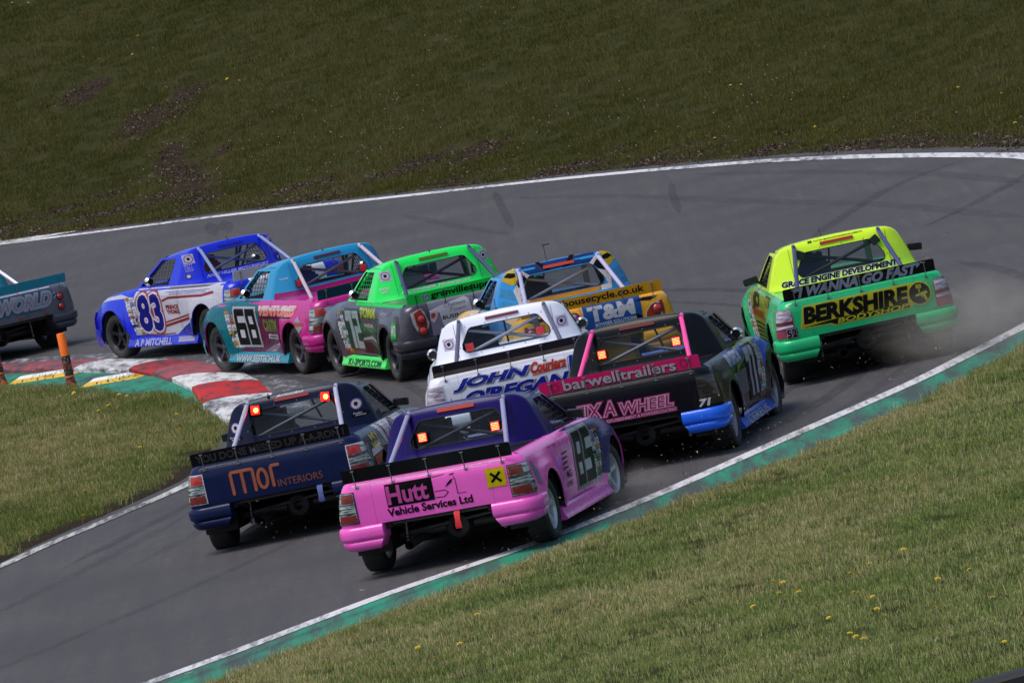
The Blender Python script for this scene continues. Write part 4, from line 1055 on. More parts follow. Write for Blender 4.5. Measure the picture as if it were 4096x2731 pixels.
def number(D,surf,txt,fill,edge,box=(2.22,.37,2.92,.88),plate=None,bold=.02,wid=.06,edge2=None):
    y0,z0,y1,z1=box; lay=('race_number','body')
    if plate: D.poly(lay,surf,[(y0-.05,z0-.04),(y1+.02,z0-.04),(y1+.10,z1+.03),(y0+.0,z1+.03)],P(plate,.4),.005)
    if edge2: D.text(lay,surf,txt,box,P(edge2,.4),bold+wid*1.9,0,.0065,space=1.05)
    D.text(lay,surf,txt,box,P(edge,.4),bold+wid,0,.008,space=1.05)
    D.text(lay,surf,txt,box,P(fill,.4),bold,0,.0095,space=1.05)
NOTCH={'8':[(.30,.58,.72,.80),(.30,.20,.72,.42)],'6':[(.30,.62,1.02,.80),(.30,.20,.72,.42)],'5':[(.30,.60,1.02,.80),(-.02,.22,.66,.42)],'2':[(-.02,.60,.68,.80),(.32,.20,1.02,.42)],'7':[(-.02,-.02,.55,.72)],'1':[(-.02,-.02,.30,.80),(.72,-.02,1.02,1.02)]}
def blocknum(D,surf,txt,fill,edge,notch,box,lean=.06):
    """tall square-cut race number: dark bars with light counters and a light keyline"""
    y0,z0,y1,z1=box; lay=('race_number','body'); sg=SURF[surf][1]; yc=(y0+y1)/2; W2=(y1-y0)
    def pt(a,b): return (yc+sg*(a-.5)*W2+lean*(b-.5)*sg*0, z0+b*(z1-z0))
    def q(a0,b0,a1,b1,m,o): D.poly(lay,surf,[pt(a0,b0),pt(a1,b0),pt(a1,b1),pt(a0,b1)],P(m,.4),o)
    q(-.07,-.06,1.07,1.06,edge,.0062)
    for i,ch in enumerate(txt):
        a0=i*.53; a1=a0+.47; q(a0,0,a1,1,fill,.0078)
        for (u0,v0,u1,v1) in NOTCH[ch]: q(a0+(a1-a0)*u0,v0,a0+(a1-a0)*u1,v1,notch,.0092)
def roundel(D,surf,u,v,r=.055,square=None):
    lay=('sticker','cab')
    if square: D.rect(lay,surf,u-r*1.25,v-r*1.25,u+r*1.25,v+r*1.25,P(square,.4),.004)
    D.disc(lay,surf,u,v,r,P('#8a5fb0',.4),.0055); D.disc(lay,surf,u,v,r*.80,P('#e8e4f0',.4),.007)
    D.poly(lay,surf,[(u-.02,v+.02),(u+.008,v+.024),(u+.020,v+.004),(u+.006,v-.02),(u-.014,v-.018),(u-.024,v)],P('#2a2226',.5),.0085)
def bolts(D,pts,m=None):
    for u,v in pts: D.disc(('panel_bolts','cab'),'panel',u,v,.006,m or CARBON,.004,8)
WB_=[(-.43,1.345),(-.2,1.352),(.05,1.352),(.3,1.35),(.44,1.335),(.525,1.13),(-.525,1.13),(-.3,1.04),(-.05,1.04),(.2,1.04),(.42,1.042)]

def liv_pink(D,t,par):
    L=('lettering','tailgate'); k=P(K_); pk=P('#e85cc0')
    D.rect(L,'tail',-.46,.662,.02,.888,k,.004)
    D.text(L,'tail','Hutt',(-.445,.69,-.04,.86),pk,.03)
    D.text(L,'tail','Vehicle Services Ltd',(-.47,.575,.385,.648),k,.03)
    for q0 in ([(-.09,.675),(.0,.67),(.045,.71),(.04,.716),(-.003,.678),(-.09,.683)],[(-.09,.735),(.01,.735),(.045,.71),(.05,.714),(.012,.742),(-.09,.742)],[(.02,.76),(.09,.80),(.10,.82),(.12,.835),(.085,.828),(.05,.80)],[(.13,.68),(.22,.68),(.22,.685),(.138,.686),(.135,.83),(.12,.86),(.115,.86),(.13,.82)],[(-.09,.88),(.03,.888),(.03,.893),(-.09,.886)],[(.07,.875),(.12,.888),(.14,.882),(.10,.872)]): D.poly(L,'tail',[(a+.12,b_) for a,b_ in q0],k,.004)
    y=P('#e8d400'); S=('warning_plate','body')
    D.rect(S,'tail',.555,.675,.755,.870,P('#f0a080'),.004); D.rect(S,'tail',.563,.683,.747,.862,y,.0055)
    for a in (1,-1): D.poly(S,'tail',[(.655-.050-.008,.773+a*.045-a*.010),(.655-.050+.010,.773+a*.045+a*.008),(.655+.058,.773-a*.045+a*.010-a*.004),(.655+.040,.773-a*.045-a*.012)],k,.007 if a>0 else .0075)
    for a in (): D.poly(S,'tail',[(.565-.062,.83+a*.056-.012),(.565-.062+.022,.83+a*.056+.012),(.565+.062,.83-a*.056+.012),(.565+.062-.022,.83-a*.056-.012)] if a<0 else [(.565-.062,.83+.068),(.565-.04,.83+.044),(.565,.83+.0),(.565+.04,.83-.068),(.565+.062,.83-.044),(.565,.855)][:0] or [(.503,.878),(.525,.898),(.627,.782),(.605,.762)],k,.007)
    for s in ('right','left'):
        D.poly(('front_wing_paint','body'),s,[(2.98,.40),(4.5,.2),(4.5,.9),(2.2,.963),(2.0,.955),(2.6,.90),(3.0,.84)],paint('#454488'),.003)
        blocknum(D,s,'85','#16241f','#a8b4b8','#dfe8ec',(2.20,.36,2.92,.90)); stack(D,s,3)
        sg=1 if s=='right' else 1
        D.text(('lettering','body'),s,'MG',(1.72,.50,1.95,.57),k,.01); D.text(('lettering','body'),s,'CARS',(1.62,.42,1.95,.47),k,.01)
        for q in range(4): D.rect(('lettering','body'),s,1.55+.02*q,.60+.05*q,1.85,.615+.05*q,k,.006)
        D.text(('lettering','body'),s,'racing',(1.1,.86,1.5,.90),P('#6a3a66'),.0,.3)
        D.poly(('sticker','body'),s,[(.30,.62),(.36,.60),(.40,.70),(.36,.82),(.27,.86),(.26,.80)],P('#8fb0b4'),.006)
    bolts(D,WB_)
def liv_navy(D,t,par):
    L=('lettering','tailgate'); c=P('#cc7656'); cd=P('#a86450')
    # rounded hand-drawn word, built from thick strokes
    def stroke(pts,w):
        for (x0,z0),(x1,z1) in zip(pts[:-1],pts[1:]):
            d=Vector((x1-x0,z1-z0)); n=Vector((-d.y,d.x)).normalized()*w/2
            D.poly(L,'tail',[(x0-n.x,z0-n.y),(x1-n.x,z1-n.y),(x1+n.x,z1+n.y),(x0+n.x,z0+n.y)],c,.005)
            for q in ((x0,z0),(x1,z1)): D.disc(L,'tail',q[0],q[1],w/2,c,.0052,10)
    stroke([(-.48,.60),(-.48,.81),(-.465,.825),(-.255,.825),(-.24,.81),(-.24,.60)],.034); stroke([(-.36,.825),(-.36,.60)],.034)
    stroke([(-.148+.048*math.cos(a),.705+.10*math.sin(a)) for a in np.linspace(0,6.283,15)],.034)
    stroke([(-.045,.61),(-.045,.80),(-.03,.818),(.04,.818)],.034)
    D.text(L,'tail','INTERIORS',(.0,.585,.48,.66),cd,.0)
    g=P('#8c8c92',.4)
    D.text(('lettering','spoiler'),'spoil','YOU DONE MESSED UP A-A-RON !',(-.80,.985,.80,1.06),g,.012,outline=None)
    D.text(('lettering','spoiler'),'spoil','YOU DONE MESSED UP A-A-RON !',(-.80,.985,.80,1.06),P('#1c1c22',.4),-.012,off=.009)
    D.text(('lettering','cab'),'panel','#tocktonotback',(-.16,1.418,.14,1.444),P(W_),.02,.3)
    for s in (-1,1):
        roundel(D,'panel',s*.665,1.185,.06); D.disc(('sticker','cab'),'panel',s*.69,1.075,.028,P(K_),.005,20,ru=.09)
        D.text(('sticker','cab'),'panel','Foden',(s*.69-.07,1.08,s*.69+.02,1.098),P(W_),.02,.4,.007); D.text(('sticker','cab'),'panel','Dictionary',(s*.69-.05,1.055,s*.69+.06,1.074),P(W_),.02,.4,.007)
    for s in ('right','left'):
        w=P('#e4e2ec'); r=P('#902a34')
        D.poly(('side_stripes','body'),s,[(1.05,.96),(1.55,.96),(1.9,.96),(1.5,.80),(1.2,.70),(1.15,.78)],w,.004)
        for o in (0,.35,.7): D.poly(('side_stripes','body'),s,[(1.25+o,.962),(1.33+o,.962),(1.42+o,.80),(1.36+o,.64),(1.28+o,.64),(1.33+o,.80)],r if o!=.35 else w,.0055)
        D.poly(('side_stripes','body'),s,[(1.9,.96),(2.6,.96),(2.9,.4),(2.2,.4)],w,.004)
        D.text(('lettering','body'),s,'MY',(.52,.84,.92,.90),P('#c8b83c'),.05); D.text(('lettering','body'),s,'BOX',(.45,.755,.80,.81),P('#c8b800'),.05)
        D.poly(('sticker','body'),s,[(.30,.68),(.72,.715),(.72,.79),(.34,.75)],w,.005); D.poly(('sticker','body'),s,[(.32,.56),(.46,.60),(.72,.705),(.34,.675)],P('#b8340e'),.005)
        number(D,s,'46','#20242c','#d8d8e0',plate=None); stack(D,s,8)
    bolts(D,WB_,STEEL)
def liv_black(D,t,par):
    L=('lettering','tailgate'); pk=P('#c2267e'); w=P('#e8d4e4')
    D.text(('lettering','spoiler'),'spoil','barwelltrailers',(-.60,.968,.60,1.072),P('#5a0a2c'),.05,off=.0035)
    D.text(('lettering','spoiler'),'spoil','barwelltrailers',(-.60,.972,.60,1.078),P('#d4d0d8'),.022,off=.006)
    for s in (-1,1): D.disc(('emblem','spoiler'),'spoil',s*.69,1.025,.042,P('#a8345c'),.004,24,.78)
    for m,bo,of in ((P('#b01f70'),.13,.004),(w,.065,.0055),(pk,.012,.007)):
        D.text(L,'tail','FIX A',(-.52,.635,-.12,.775),m,bo,.2,of); D.text(L,'tail','WHEEL',(-.055,.62,.49,.735),m,bo,.2,of)
    D.rect(L,'tail',-.40,.553,.53,.60,P('#b01f70'),.0043); D.text(L,'tail','WHEEL REFURBISHMENT & POWDERCOATING',(-.38,.560,.515,.592),P('#e8c0d8'),.02,.2,.0065)
    D.text(('race_number','body'),'tail','71',(.765,.55,.885,.62),P(W_),.05,.25,.017)
    for s in ('right','left'):
        D.text(('lettering','body'),s,'MP OFFICIAL',(1.15,.815,2.0,.935),P('#d4d8ea'),.06,.3,.0075)
        D.poly(('side_stripes','body'),s,[(2.0,.955),(2.6,.96),(3.2,.95),(3.0,.86),(2.2,.80),(1.5,.70),(1.6,.76)],P('#8fae2a'),.004)
        D.poly(('side_stripes','body'),s,[(2.0,.92),(2.3,.95),(2.9,.88),(2.4,.80)],P('#3a68d8'),.0055)
        D.poly(('side_panel','body'),s,[(1.35,.46),(3.0,.46),(3.05,.70),(1.35,.72)],P('#8e8e96'),.004); D.poly(('side_panel','body'),s,[(1.25,.80),(2.1,.80),(2.3,.93),(1.2,.955)],P('#1d50c8'),.0042); D.poly(('side_panel','body'),s,[(.30,.86),(1.1,.80),(1.15,.93),(.35,.945)],P('#3a3c50'),.0042)
        D.poly(('side_panel','body'),s,[(2.30,.72),(2.95,.76),(2.95,.93),(2.45,.95)],P('#c4c8d4'),.0055)
        D.poly(('front_wing_paint','body'),s,[(3.2,.62),(3.4,.75),(3.7,.80),(4.4,.6),(4.4,.9),(3.2,.95),(3.0,.85),(3.05,.62)],P('#1d5ce0'),.0045)
        blocknum(D,s,'71','#d0d0dc','#3a3a44','#26262e',(2.26,.38,2.86,.90)); stack(D,s,12,.88)
        D.text(('lettering','body'),s,'T.A.',(1.4,.34,1.8,.45),P('#a8b8d8'),.03); D.poly(('sticker','body'),s,[(1.20,.64),(1.34,.48),(1.36,.72),(1.16,.74)],P('#b8bcc8'),.005)
    D.text(('lettering','skirt'),'skr','CEREUS',(1.5,.165,2.9,.245),P('#c8ccd4'),.03); D.text(('lettering','skirt'),'skl','CEREUS',(1.5,.165,2.9,.245),P('#c8ccd4'),.03)
    bolts(D,WB_+[(-.5,1.2),(.5,1.2)],STEEL)
def liv_lime(D,t,par):
    L=('lettering','tailgate'); y=P('#d8d828'); k=P('#17181c'); gy=P('#a8b0c8',.3)
    D.text(('lettering','spoiler'),'spoil','\u201cI WANNA GO FAST\u201d',(-.73,.975,.72,1.078),gy,.05,.35)
    D.text(('lettering','cab'),'panel','GRACE ENGINE DEVELOPMENTS',(-.70,.992,.66,1.050),k,.05,.2,outline=P('#f0f0f4'),owid=.07)
    D.text(('lettering','cab'),'panel','YouTube @GRACEENGINEDEVELOPMENTS',(-.26,1.422,.31,1.440),k,.02); D.rect(('lettering','cab'),'panel',-.32,1.419,-.275,1.443,k,.004); D.poly(('lettering','cab'),'panel',[(-.303,1.424),(-.303,1.438),(-.290,1.431)],P('#e0f040'),.0055)
    _p,_d,_r,_t=D.poly,D.disc,D.rect,D.text; dx=-.075
    def sh(l): return [(a+dx,c) for a,c in l]
    D.poly(L,'tail',sh([(-.66,.622),(-.33,.612),(-.28,.585),(.60,.600),(.64,.66),(.74,.64),(.74,.86),(.60,.885),(-.60,.875)]),P('#c8e060'),.003)
    D.poly(L,'tail',sh([(-.648,.632),(-.33,.622),(-.27,.595),(.59,.610),(.63,.67),(.72,.66),(.70,.84),(.592,.873),(-.59,.863)]),k if False else P('#dcd42a'),.0045)
    D.poly(L,'tail',sh([(-.636,.636),(-.32,.628),(-.26,.60),(.58,.616),(.56,.668),(-.20,.668)]),k,.006)
    D.text(L,'tail','BERKSHIRE',(-.675,.68,.50,.845),k,.055,.15,.0075)
    D.text(L,'tail','BODYSHOP',(-.315,.608,.485,.66),y,.03,.2,.0085)
    D.disc(('logo','body'),'tail',.635,.745,.135,P('#dcd42a'),.0078,32); D.disc(('logo','body'),'tail',.635,.745,.118,k,.0092,32)
    G=('logo','body')
    for q in ([(.68,.80),(.74,.80),(.74,.845),(.68,.845)],[(.66,.735),(.72,.75),(.79,.76),(.80,.735),(.77,.725),(.79,.66),(.76,.655),(.745,.71),(.72,.715),(.66,.715)],[(.70,.76),(.72,.76),(.715,.80),(.705,.80)],[(.725,.69),(.735,.69),(.735,.72),(.725,.72)]): D.poly(G,'tail',sh(q),y,.0105)
    for q in (.695,.71,.725): D.rect(G,'tail',q+dx,.803,q+.004+dx,.842,k,.0118)
    D.rect(('race_number','body'),'tail',-.90,.548,-.775,.65,k,.0065); D.text(('race_number','body'),'tail','52',(-.892,.558,-.785,.642),P('#0c0c10'),.04,0,.0095,outline=P('#d8ccd8'),owid=.045)
    for s in ('left','right'):
        D.poly(('side_paint','body'),s,[(.95,.965),(2.9,.963),(3.3,.90),(3.0,.70),(2.9,.30),(1.25,.30),(1.3,.62),(1.1,.80)],P('#a9b92c'),.003)
        D.poly(('side_paint','body'),s,[(1.1,.94),(1.6,.94),(1.5,.84),(1.0,.84)],P('#3c3a20'),.0045)
        for q in range(5): D.poly(('side_paint','body'),s,[(1.15+.1*q,.93),(1.19+.1*q,.93),(1.02+.1*q,.72),(1.0+.1*q,.74)],P('#d8d838'),.006)
        D.text(('lettering','body'),s,'JD',(2.1,.74,2.8,.92),P('#2c2c1c'),.05); D.text(('lettering','body'),s,'SMITH & SON',(1.8,.66,2.9,.75),P('#c84a18'),.04,outline=P('#e0a028'))
        for q in range(6): D.rect(('lettering','body'),s,1.5,.32+.05*q,2.8,.345+.05*q,P('#33342a'),.0055,sk=.1)
        D.poly(('side_paint','body'),s,[(1.35,.30),(1.7,.30),(1.55,.60),(1.32,.62)],P('#8a9340'),.0058); stack(D,s,22,.86,.3,'#d88a20')
    bolts(D,WB_)
def liv_white(D,t,par):
    L=('lettering','tailgate'); b=P('#1c2fb8'); b2=P('#3f6de0'); g=P('#9fa4b4')
    for o,m,bo in ((.003,g,.10),(.0045,P('#f4f4fa'),.075),(.006,b,.045)):
        dx=.012 if o==.003 else 0; dz=-.008 if o==.003 else 0
        D.text(L,'tail','JOHN',(-.66+dx,.765+dz,.19+dx,.885+dz),m,bo+.008,.35,o); D.text(L,'tail',"O'REGAN",(-.56+dx,.605+dz,.60+dx,.73+dz),m,bo+.008,.35,o)
    D.text(L,'tail','JOHN',(-.415,.845,.20,.902),b2,-.0,.7,.0075) if False else None
    r=P('#e04a34'); D.text(L,'tail','Couriers',(.21,.79,.60,.90),P('#f6c8c0'),.09,.35,.004); D.text(L,'tail','Couriers',(.21,.79,.60,.90),r,.045,.35,.006)
    D.poly(L,'tail',[(.20,.758),(.40,.775),(.60,.785),(.60,.80),(.38,.788),(.22,.77)],r,.0062)
    D.poly(('side_stripes','body'),'tail',[(.615,.56),(.66,.56),(.69,.90),(.645,.90)],b,.004); D.poly(('side_stripes','body'),'tail',[(.60,.56),(.608,.56),(.635,.90),(.625,.90)],g,.004)
    D.rect(('race_number','body'),'tail',-.855,.55,-.70,.645,P('#22222a'),.0065); D.text(('race_number','body'),'tail','93',(-.845,.56,-.715,.635),P('#2a2a34'),.04,.15,.0095,outline=P('#f0f0f4'),owid=.05)
    D.poly(('sticker','body'),'tail',[(-.745,.56),(-.70,.56),(-.72,.72)],P('#b0485c'),.0108)
    for s in (-1,1): roundel(D,'panel',s*.645,1.19,.052,square='#e4dcf0')
    # reflection in the shiny blade, painted as a paler band on its lower half
    D.rect(('reflection_band','spoiler'),'spoil',-.85,.962,.85,1.008,paint('#8a7c74',.35,.5),.0015)
    for s in ('left','right'):
        D.poly(('side_stripes','body'),s,[(.25,.60),(1.5,.80),(3.0,.60),(3.0,.50),(1.5,.70),(.3,.52)],b2,.004); number(D,s,'93','#1c2fb8','#f0f0f8'); stack(D,s,31)
    bolts(D,WB_)
def liv_yellow(D,t,par):
    L=('lettering','tailgate'); bl=P('#1a62b8'); w=P(W_); k=P('#15151c')
    D.text(('lettering','spoiler'),'spoil','housecycle.co.uk',(-.34,.975,.64,1.078),k,.02,0,.005)
    D.poly(L,'tail',[(-.14,.535),(.57,.535),(.585,.962),(-.12,.962)],bl,.003)
    D.poly(L,'tail',[(-.175,.54),(-.16,.54),(-.14,.955),(-.155,.955)],P('#d0a8a0'),.003)
    D.text(L,'tail','T&M',(-.055,.765,.485,.925),w,.05,0,.006); D.text(L,'tail','BOWSER SOLUTIONS',(.0,.695,.50,.735),w,.02,0,.006); D.disc(('emblem','tailgate'),'tail',-.23,.85,.062,k,.0045); D.disc(('emblem','tailgate'),'tail',-.23,.855,.045,P('#c8509c'),.006); D.disc(('emblem','tailgate'),'tail',-.235,.875,.022,P('#d8d4dc'),.0075)
    for s in (-1,1):
        Q=('light_surround','body')
        D.poly(Q,'tail',[(s*.60,.60),(s*.62,.75),(s*.69,.83),(s*.83,.86),(s*.84,.70),(s*.78,.58)],P('#e4e0e8'),.0035)
        D.poly(Q,'tail',[(s*.61,.60),(s*.63,.745),(s*.695,.82),(s*.76,.84),(s*.80,.66),(s*.74,.58)],P('#c8481c'),.005)
        D.poly(Q,'tail',[(s*.795,.85),(s*.84,.86),(s*.85,.72),(s*.83,.66)],P('#c03028'),.0055)
        D.poly(('tail_graphics','body'),'tail',[(s*.50,.90),(s*.62,.925),(s*.80,.915),(s*.70,.875)],P('#232336'),.004)
        D.poly(('tail_graphics','body'),'tail',[(s*.47,.77),(s*.56,.73),(s*.60,.66),(s*.56,.58),(s*.50,.62)],P('#1c1c28'),.004)
    C_=('cab_graphics','cab'); nv=P('#12408c'); lb=P('#46a8e4'); ye=P('#e8c81c'); 
    D.poly(C_,'panel',[(-.50,1.36),(-.36,1.345),(.0,1.355),(.36,1.345),(.47,1.36),(.46,1.455),(-.46,1.455)],nv,.0025)
    D.poly(C_,'panel',[(-.17,1.354),(-.10,1.354),(-.22,1.47),(-.27,1.466)],k,.004); D.poly(C_,'panel',[(.05,1.355),(.12,1.354),(.22,1.47),(.16,1.475)],k,.004)
    for s in (-1,1):
        D.poly(C_,'panel',[(s*.40,1.335),(s*.44,1.35),(s*.505,1.445),(s*.46,1.455)],P('#3fa0e0'),.0035)
        D.poly(C_,'panel',[(s*.37,1.338),(s*.41,1.30),(s*.53,1.43),(s*.50,1.45)],w,.0038)
        D.poly(C_,'panel',[(s*.46,1.25),(s*.41,1.31),(s*.46,1.365),(s*.545,1.30),(s*.54,1.22)],P('#181c34'),.0042)
        D.poly(C_,'panel',[(s*.54,1.06),(s*.51,1.15),(s*.45,1.25),(s*.54,1.26),(s*.60,1.20),(s*.57,1.0),(s*.44,1.0),(s*.44,1.055)],w,.0036)
        D.poly(C_,'panel',[(s*.54,1.43),(s*.52,1.455),(s*.58,1.44),(s*.64,1.415),(s*.70,1.33),(s*.60,1.26),(s*.53,1.28),(s*.52,1.36)],ye,.0036)
        D.poly(C_,'panel',[(s*.54,1.35),(s*.535,1.395),(s*.62,1.41),(s*.67,1.37),(s*.60,1.345)],k,.005)
        D.poly(C_,'panel',[(s*.62,1.20),(s*.72,1.24),(s*.76,1.16),(s*.70,1.12),(s*.58,1.08)],lb,.004); D.poly(C_,'panel',[(s*.60,1.03),(s*.72,1.10),(s*.79,1.05),(s*.76,.99),(s*.62,.985)],lb,.004)
    D.poly(C_,'panel',[(-.50,1.0),(.40,1.0),(.44,1.05),(-.44,1.05)],P('#dca01a'),.0045)
    for s in ('left','right'):
        D.poly(('side_paint','body'),s,[(.3,.9),(1.5,.965),(2.6,.96),(2.0,.6),(1.3,.5),(.5,.80)],P('#1c86d0'),.004); D.poly(('side_paint','body'),s,[(1.2,.45),(2.2,.75),(2.6,.6),(1.9,.35)],k,.0045); stack(D,s,44)
        number(D,s,'11','#12121a','#e8e8f0')
    bolts(D,WB_)
def liv_green(D,t,par):
    w=P(W_); k=P(K_); gr=P('#12e85a')
    D.text(('lettering','spoiler'),'spoil','granvillesupplies.co.uk',(-.54,.972,.80,1.07),k,.025,0,.005)
    D.rect(('lettering','spoiler'),'spoil',-.66,.985,-.565,1.06,P('#c8d4dc'),.004); D.rect(('lettering','spoiler'),'spoil',-.652,.993,-.573,1.052,P('#2a6a7c'),.0052); D.text(('lettering','spoiler'),'spoil','G',(-.64,.998,-.585,1.046),w,.04,0,.0065)
    D.text(('lettering','cab'),'panel','K CONNER Motorsport',(-.52,1.0,.40,1.045),w,.05,.35)
    for s in (-1,1): roundel(D,'panel',s*.655,1.27,.052,square='#d8d4e8'); D.text(('lettering','cab'),'panel','SPIDER',(s*.70-.06,1.10,s*.70+.06,1.13),w,.02,.1); D.text(('lettering','cab'),'panel','GKT',(s*.70-.04,1.06,s*.70+.04,1.09),w,.02,.1)
    # rear corners: swoosh of red and white round the paired lamps, white plate beside it
    for s in (-1,1):
        Q=('light_surround','body')
        D.poly(Q,'tail',[(s*.84,.86),(s*.70,.90),(s*.66,.84),(s*.62,.70),(s*.66,.58),(s*.72,.565),(s*.79,.62),(s*.83,.72)],P('#d8d0d4'),.0035)
        D.poly(Q,'tail',[(s*.80,.85),(s*.70,.885),(s*.665,.80),(s*.645,.68),(s*.68,.585),(s*.74,.60),(s*.785,.70)],P('#c43c1c'),.005)
        D.poly(('sticker','body'),'tail',[(s*.595,.80),(s*.56,.84),(s*.50,.83),(s*.49,.78),(s*.52,.72),(s*.56,.68),(s*.60,.72)],P('#e8d0d4'),.0048); D.poly(('sticker','body'),'tail',[(s*.585,.795),(s*.545,.815),(s*.52,.78),(s*.55,.74),(s*.585,.75)],P('#c05050'),.006)
    Lt=('tail_plate','tailgate'); D.poly(Lt,'tail',[(-.60,.84),(-.50,.87),(-.12,.935),(-.07,.90),(-.03,.62),(-.44,.62),(-.47,.80),(-.58,.80)],w,.004)
    for i,(tx,b_) in enumerate((('Chatters',(-.40,.845,-.12,.895)),('Town',(-.34,.775,-.13,.83))) ): D.text(Lt,'tail',tx,b_,P('#8f8ca0'),.0,.2,.0055)
    D.text(Lt,'tail','BUSINESS',(-.44,.70,-.06,.745),k,.02,0,.0055)
    D.text(('lettering','bumper'),'tail','',( -.8,.5,-.6,.55),w) if False else None
    for s in ('left','right'):
        blocknum(D,s,'72','#b4c8cc','#3c5a50','#2a4a3e',(2.22,.38,2.86,.87)); stack(D,s,51)
        D.text(('lettering','body'),s,'TOMA',(1.35,.80,2.1,.91),P('#c8d84c'),.06,.2,outline=P('#3c8a5c')); D.text(('lettering','body'),s,'Jinx',(.72,.80,1.15,.90),P('#b8b8cc'),.02,.4)
        D.rect(('sticker','body'),s,1.45,.66,2.0,.725,P('#8a5a60'),.005); D.text(('sticker','body'),s,'RACELINE',(1.48,.67,1.97,.715),w,.02,0,.0065)
        D.poly(('side_paint','body'),s,[(1.25,.62),(2.3,.62),(2.2,.40),(1.25,.36)],P('#26523e'),.003); D.poly(('side_paint','body'),s,[(1.25,.44),(1.5,.47),(2.3,.46),(2.3,.33),(1.3,.32)],P('#4a2030'),.0038)
        D.poly(('side_paint','body'),s,[(.45,.955),(2.9,.955),(3.1,.90),(2.2,.84),(1.4,.79),(.6,.84)],P('#77748c'),.0026); D.poly(('side_paint','body'),s,[(.16,.967),(.16,.935),(2.4,.935),(2.5,.967)],gr,.0035); D.poly(('side_paint','body'),s,[(1.25,.70),(2.2,.72),(2.15,.60),(1.9,.64),(1.6,.60),(1.3,.64)],P('#1c8a4c'),.0040)
        D.poly(('side_paint','body'),s,[(1.3,.50),(1.7,.56),(2.2,.52),(2.2,.49),(1.7,.52),(1.35,.46)],P('#b8b4bc'),.0046)
        D.poly(('side_paint','body'),s,[(1.22,.43),(1.22,.36),(1.55,.44),(1.75,.47)],gr,.005)
        D.rect(('sticker','body'),s,.30,.56,.46,.76,P('#20c84e'),.005); D.text(('sticker','body'),s,'WTI',(.315,.60,.445,.72),w,.04,0,.0065)
        D.text(('lettering','skirt'),{'left':'skl','right':'skr'}[s],'K1-SPORTS.COM',(1.4,.175,3.0,.245),P('#1c4a2c'),.03)
    bolts(D,WB_,P('#60d888'))
def liv_cyan(D,t,par):
    w=P(W_); k=P(K_); mg=paint('#b0187e')
    D.poly(('lower_cab_paint','cab'),'panel',[(-.825,.962),(.825,.962),(.80,1.04),(.5,1.03),(.3,1.03),(-.5,1.03),(-.80,1.04)],mg,.0025)
    for s in (-1,1): D.text(('lettering','cab'),'panel','VEN',(s*.66-.05,1.20,s*.66+.05,1.22),w,.02)
    for s in ('left','right'):
        D.poly(('front_paint','body'),s,[(2.12,.30),(4.5,.2),(4.5,.9),(3.0,.964),(2.05,.964),(2.0,.80),(2.2,.55)],paint('#0c7f92'),.003)
        D.poly(('door_paint','body'),s,[(1.24,.28),(2.95,.28),(2.6,.50),(2.2,.52),(2.0,.80),(1.25,.78)],paint('#7a1a5c'),.0036)
        blocknum(D,s,'68','#201c26','#c4ccd6','#dfe2ec',(2.16,.38,2.90,.87)); stack(D,s,61)
        D.text(('lettering','body'),s,'VENTURES',(.62,.785,1.95,.90),P('#f0a090'),.08,.45); D.text(('lettering','body'),s,'VENTURES',(.64,.85,1.97,.905),P('#f0e4ec'),.06,.45,.0075)
        D.rect(('door_dark_line','body'),s,.75,.755,2.0,.768,P('#2c1c28'),.005)  # thin dark line along the flank below the lettering
        D.text(('sticker','body'),s,'CASTM',(1.38,.58,1.92,.72),P('#7f9a50'),.05,0,.006,outline=P('#8a6a60')); D.rect(('sticker','body'),s,1.38,.47,1.80,.53,P('#dfe4ea'),.006); D.rect(('sticker','body'),s,1.42,.485,1.76,.515,P('#5a7a9a'),.0075)
        D.poly(('sticker','body'),s,[(.42,.70),(.52,.78),(.62,.70)],P('#c0b8c4'),.006); D.rect(('sticker','body'),s,.36,.655,.64,.69,P('#c85a2c'),.006); D.poly(('sticker','body'),s,[(.36,.645),(.62,.645),(.50,.54)],P('#b8b4c0'),.006)
        for q in range(3): D.poly(('door_flash','body'),s,[(1.28,.44-.03*q),(1.5+.05*q,.40),(1.9+.1*q,.29),(1.7+.1*q,.29),(1.45,.36)],P(('#c8bcd0','#e0dce8','#a890b0')[q]),.0055+.001*q)
        D.text(('lettering','skirt'),{'left':'skl','right':'skr'}[s],'WWW.SESTECH.UK',(1.45,.165,3.05,.25),P('#c4ccd8'),.05)
    for s in (-1,1):
        for q,c in enumerate(('#dfe0ea','#dfe0ea','#c8ccdc','#902030')): D.rect(('sticker','body'),'tail',*( (s*.62,.80-.06*q,s*.76,.85-.06*q) if s>0 else (-.80,.80-.065*q,-.62,.855-.065*q)),P(c),.0145)
    bolts(D,WB_,P('#60a8d0'))
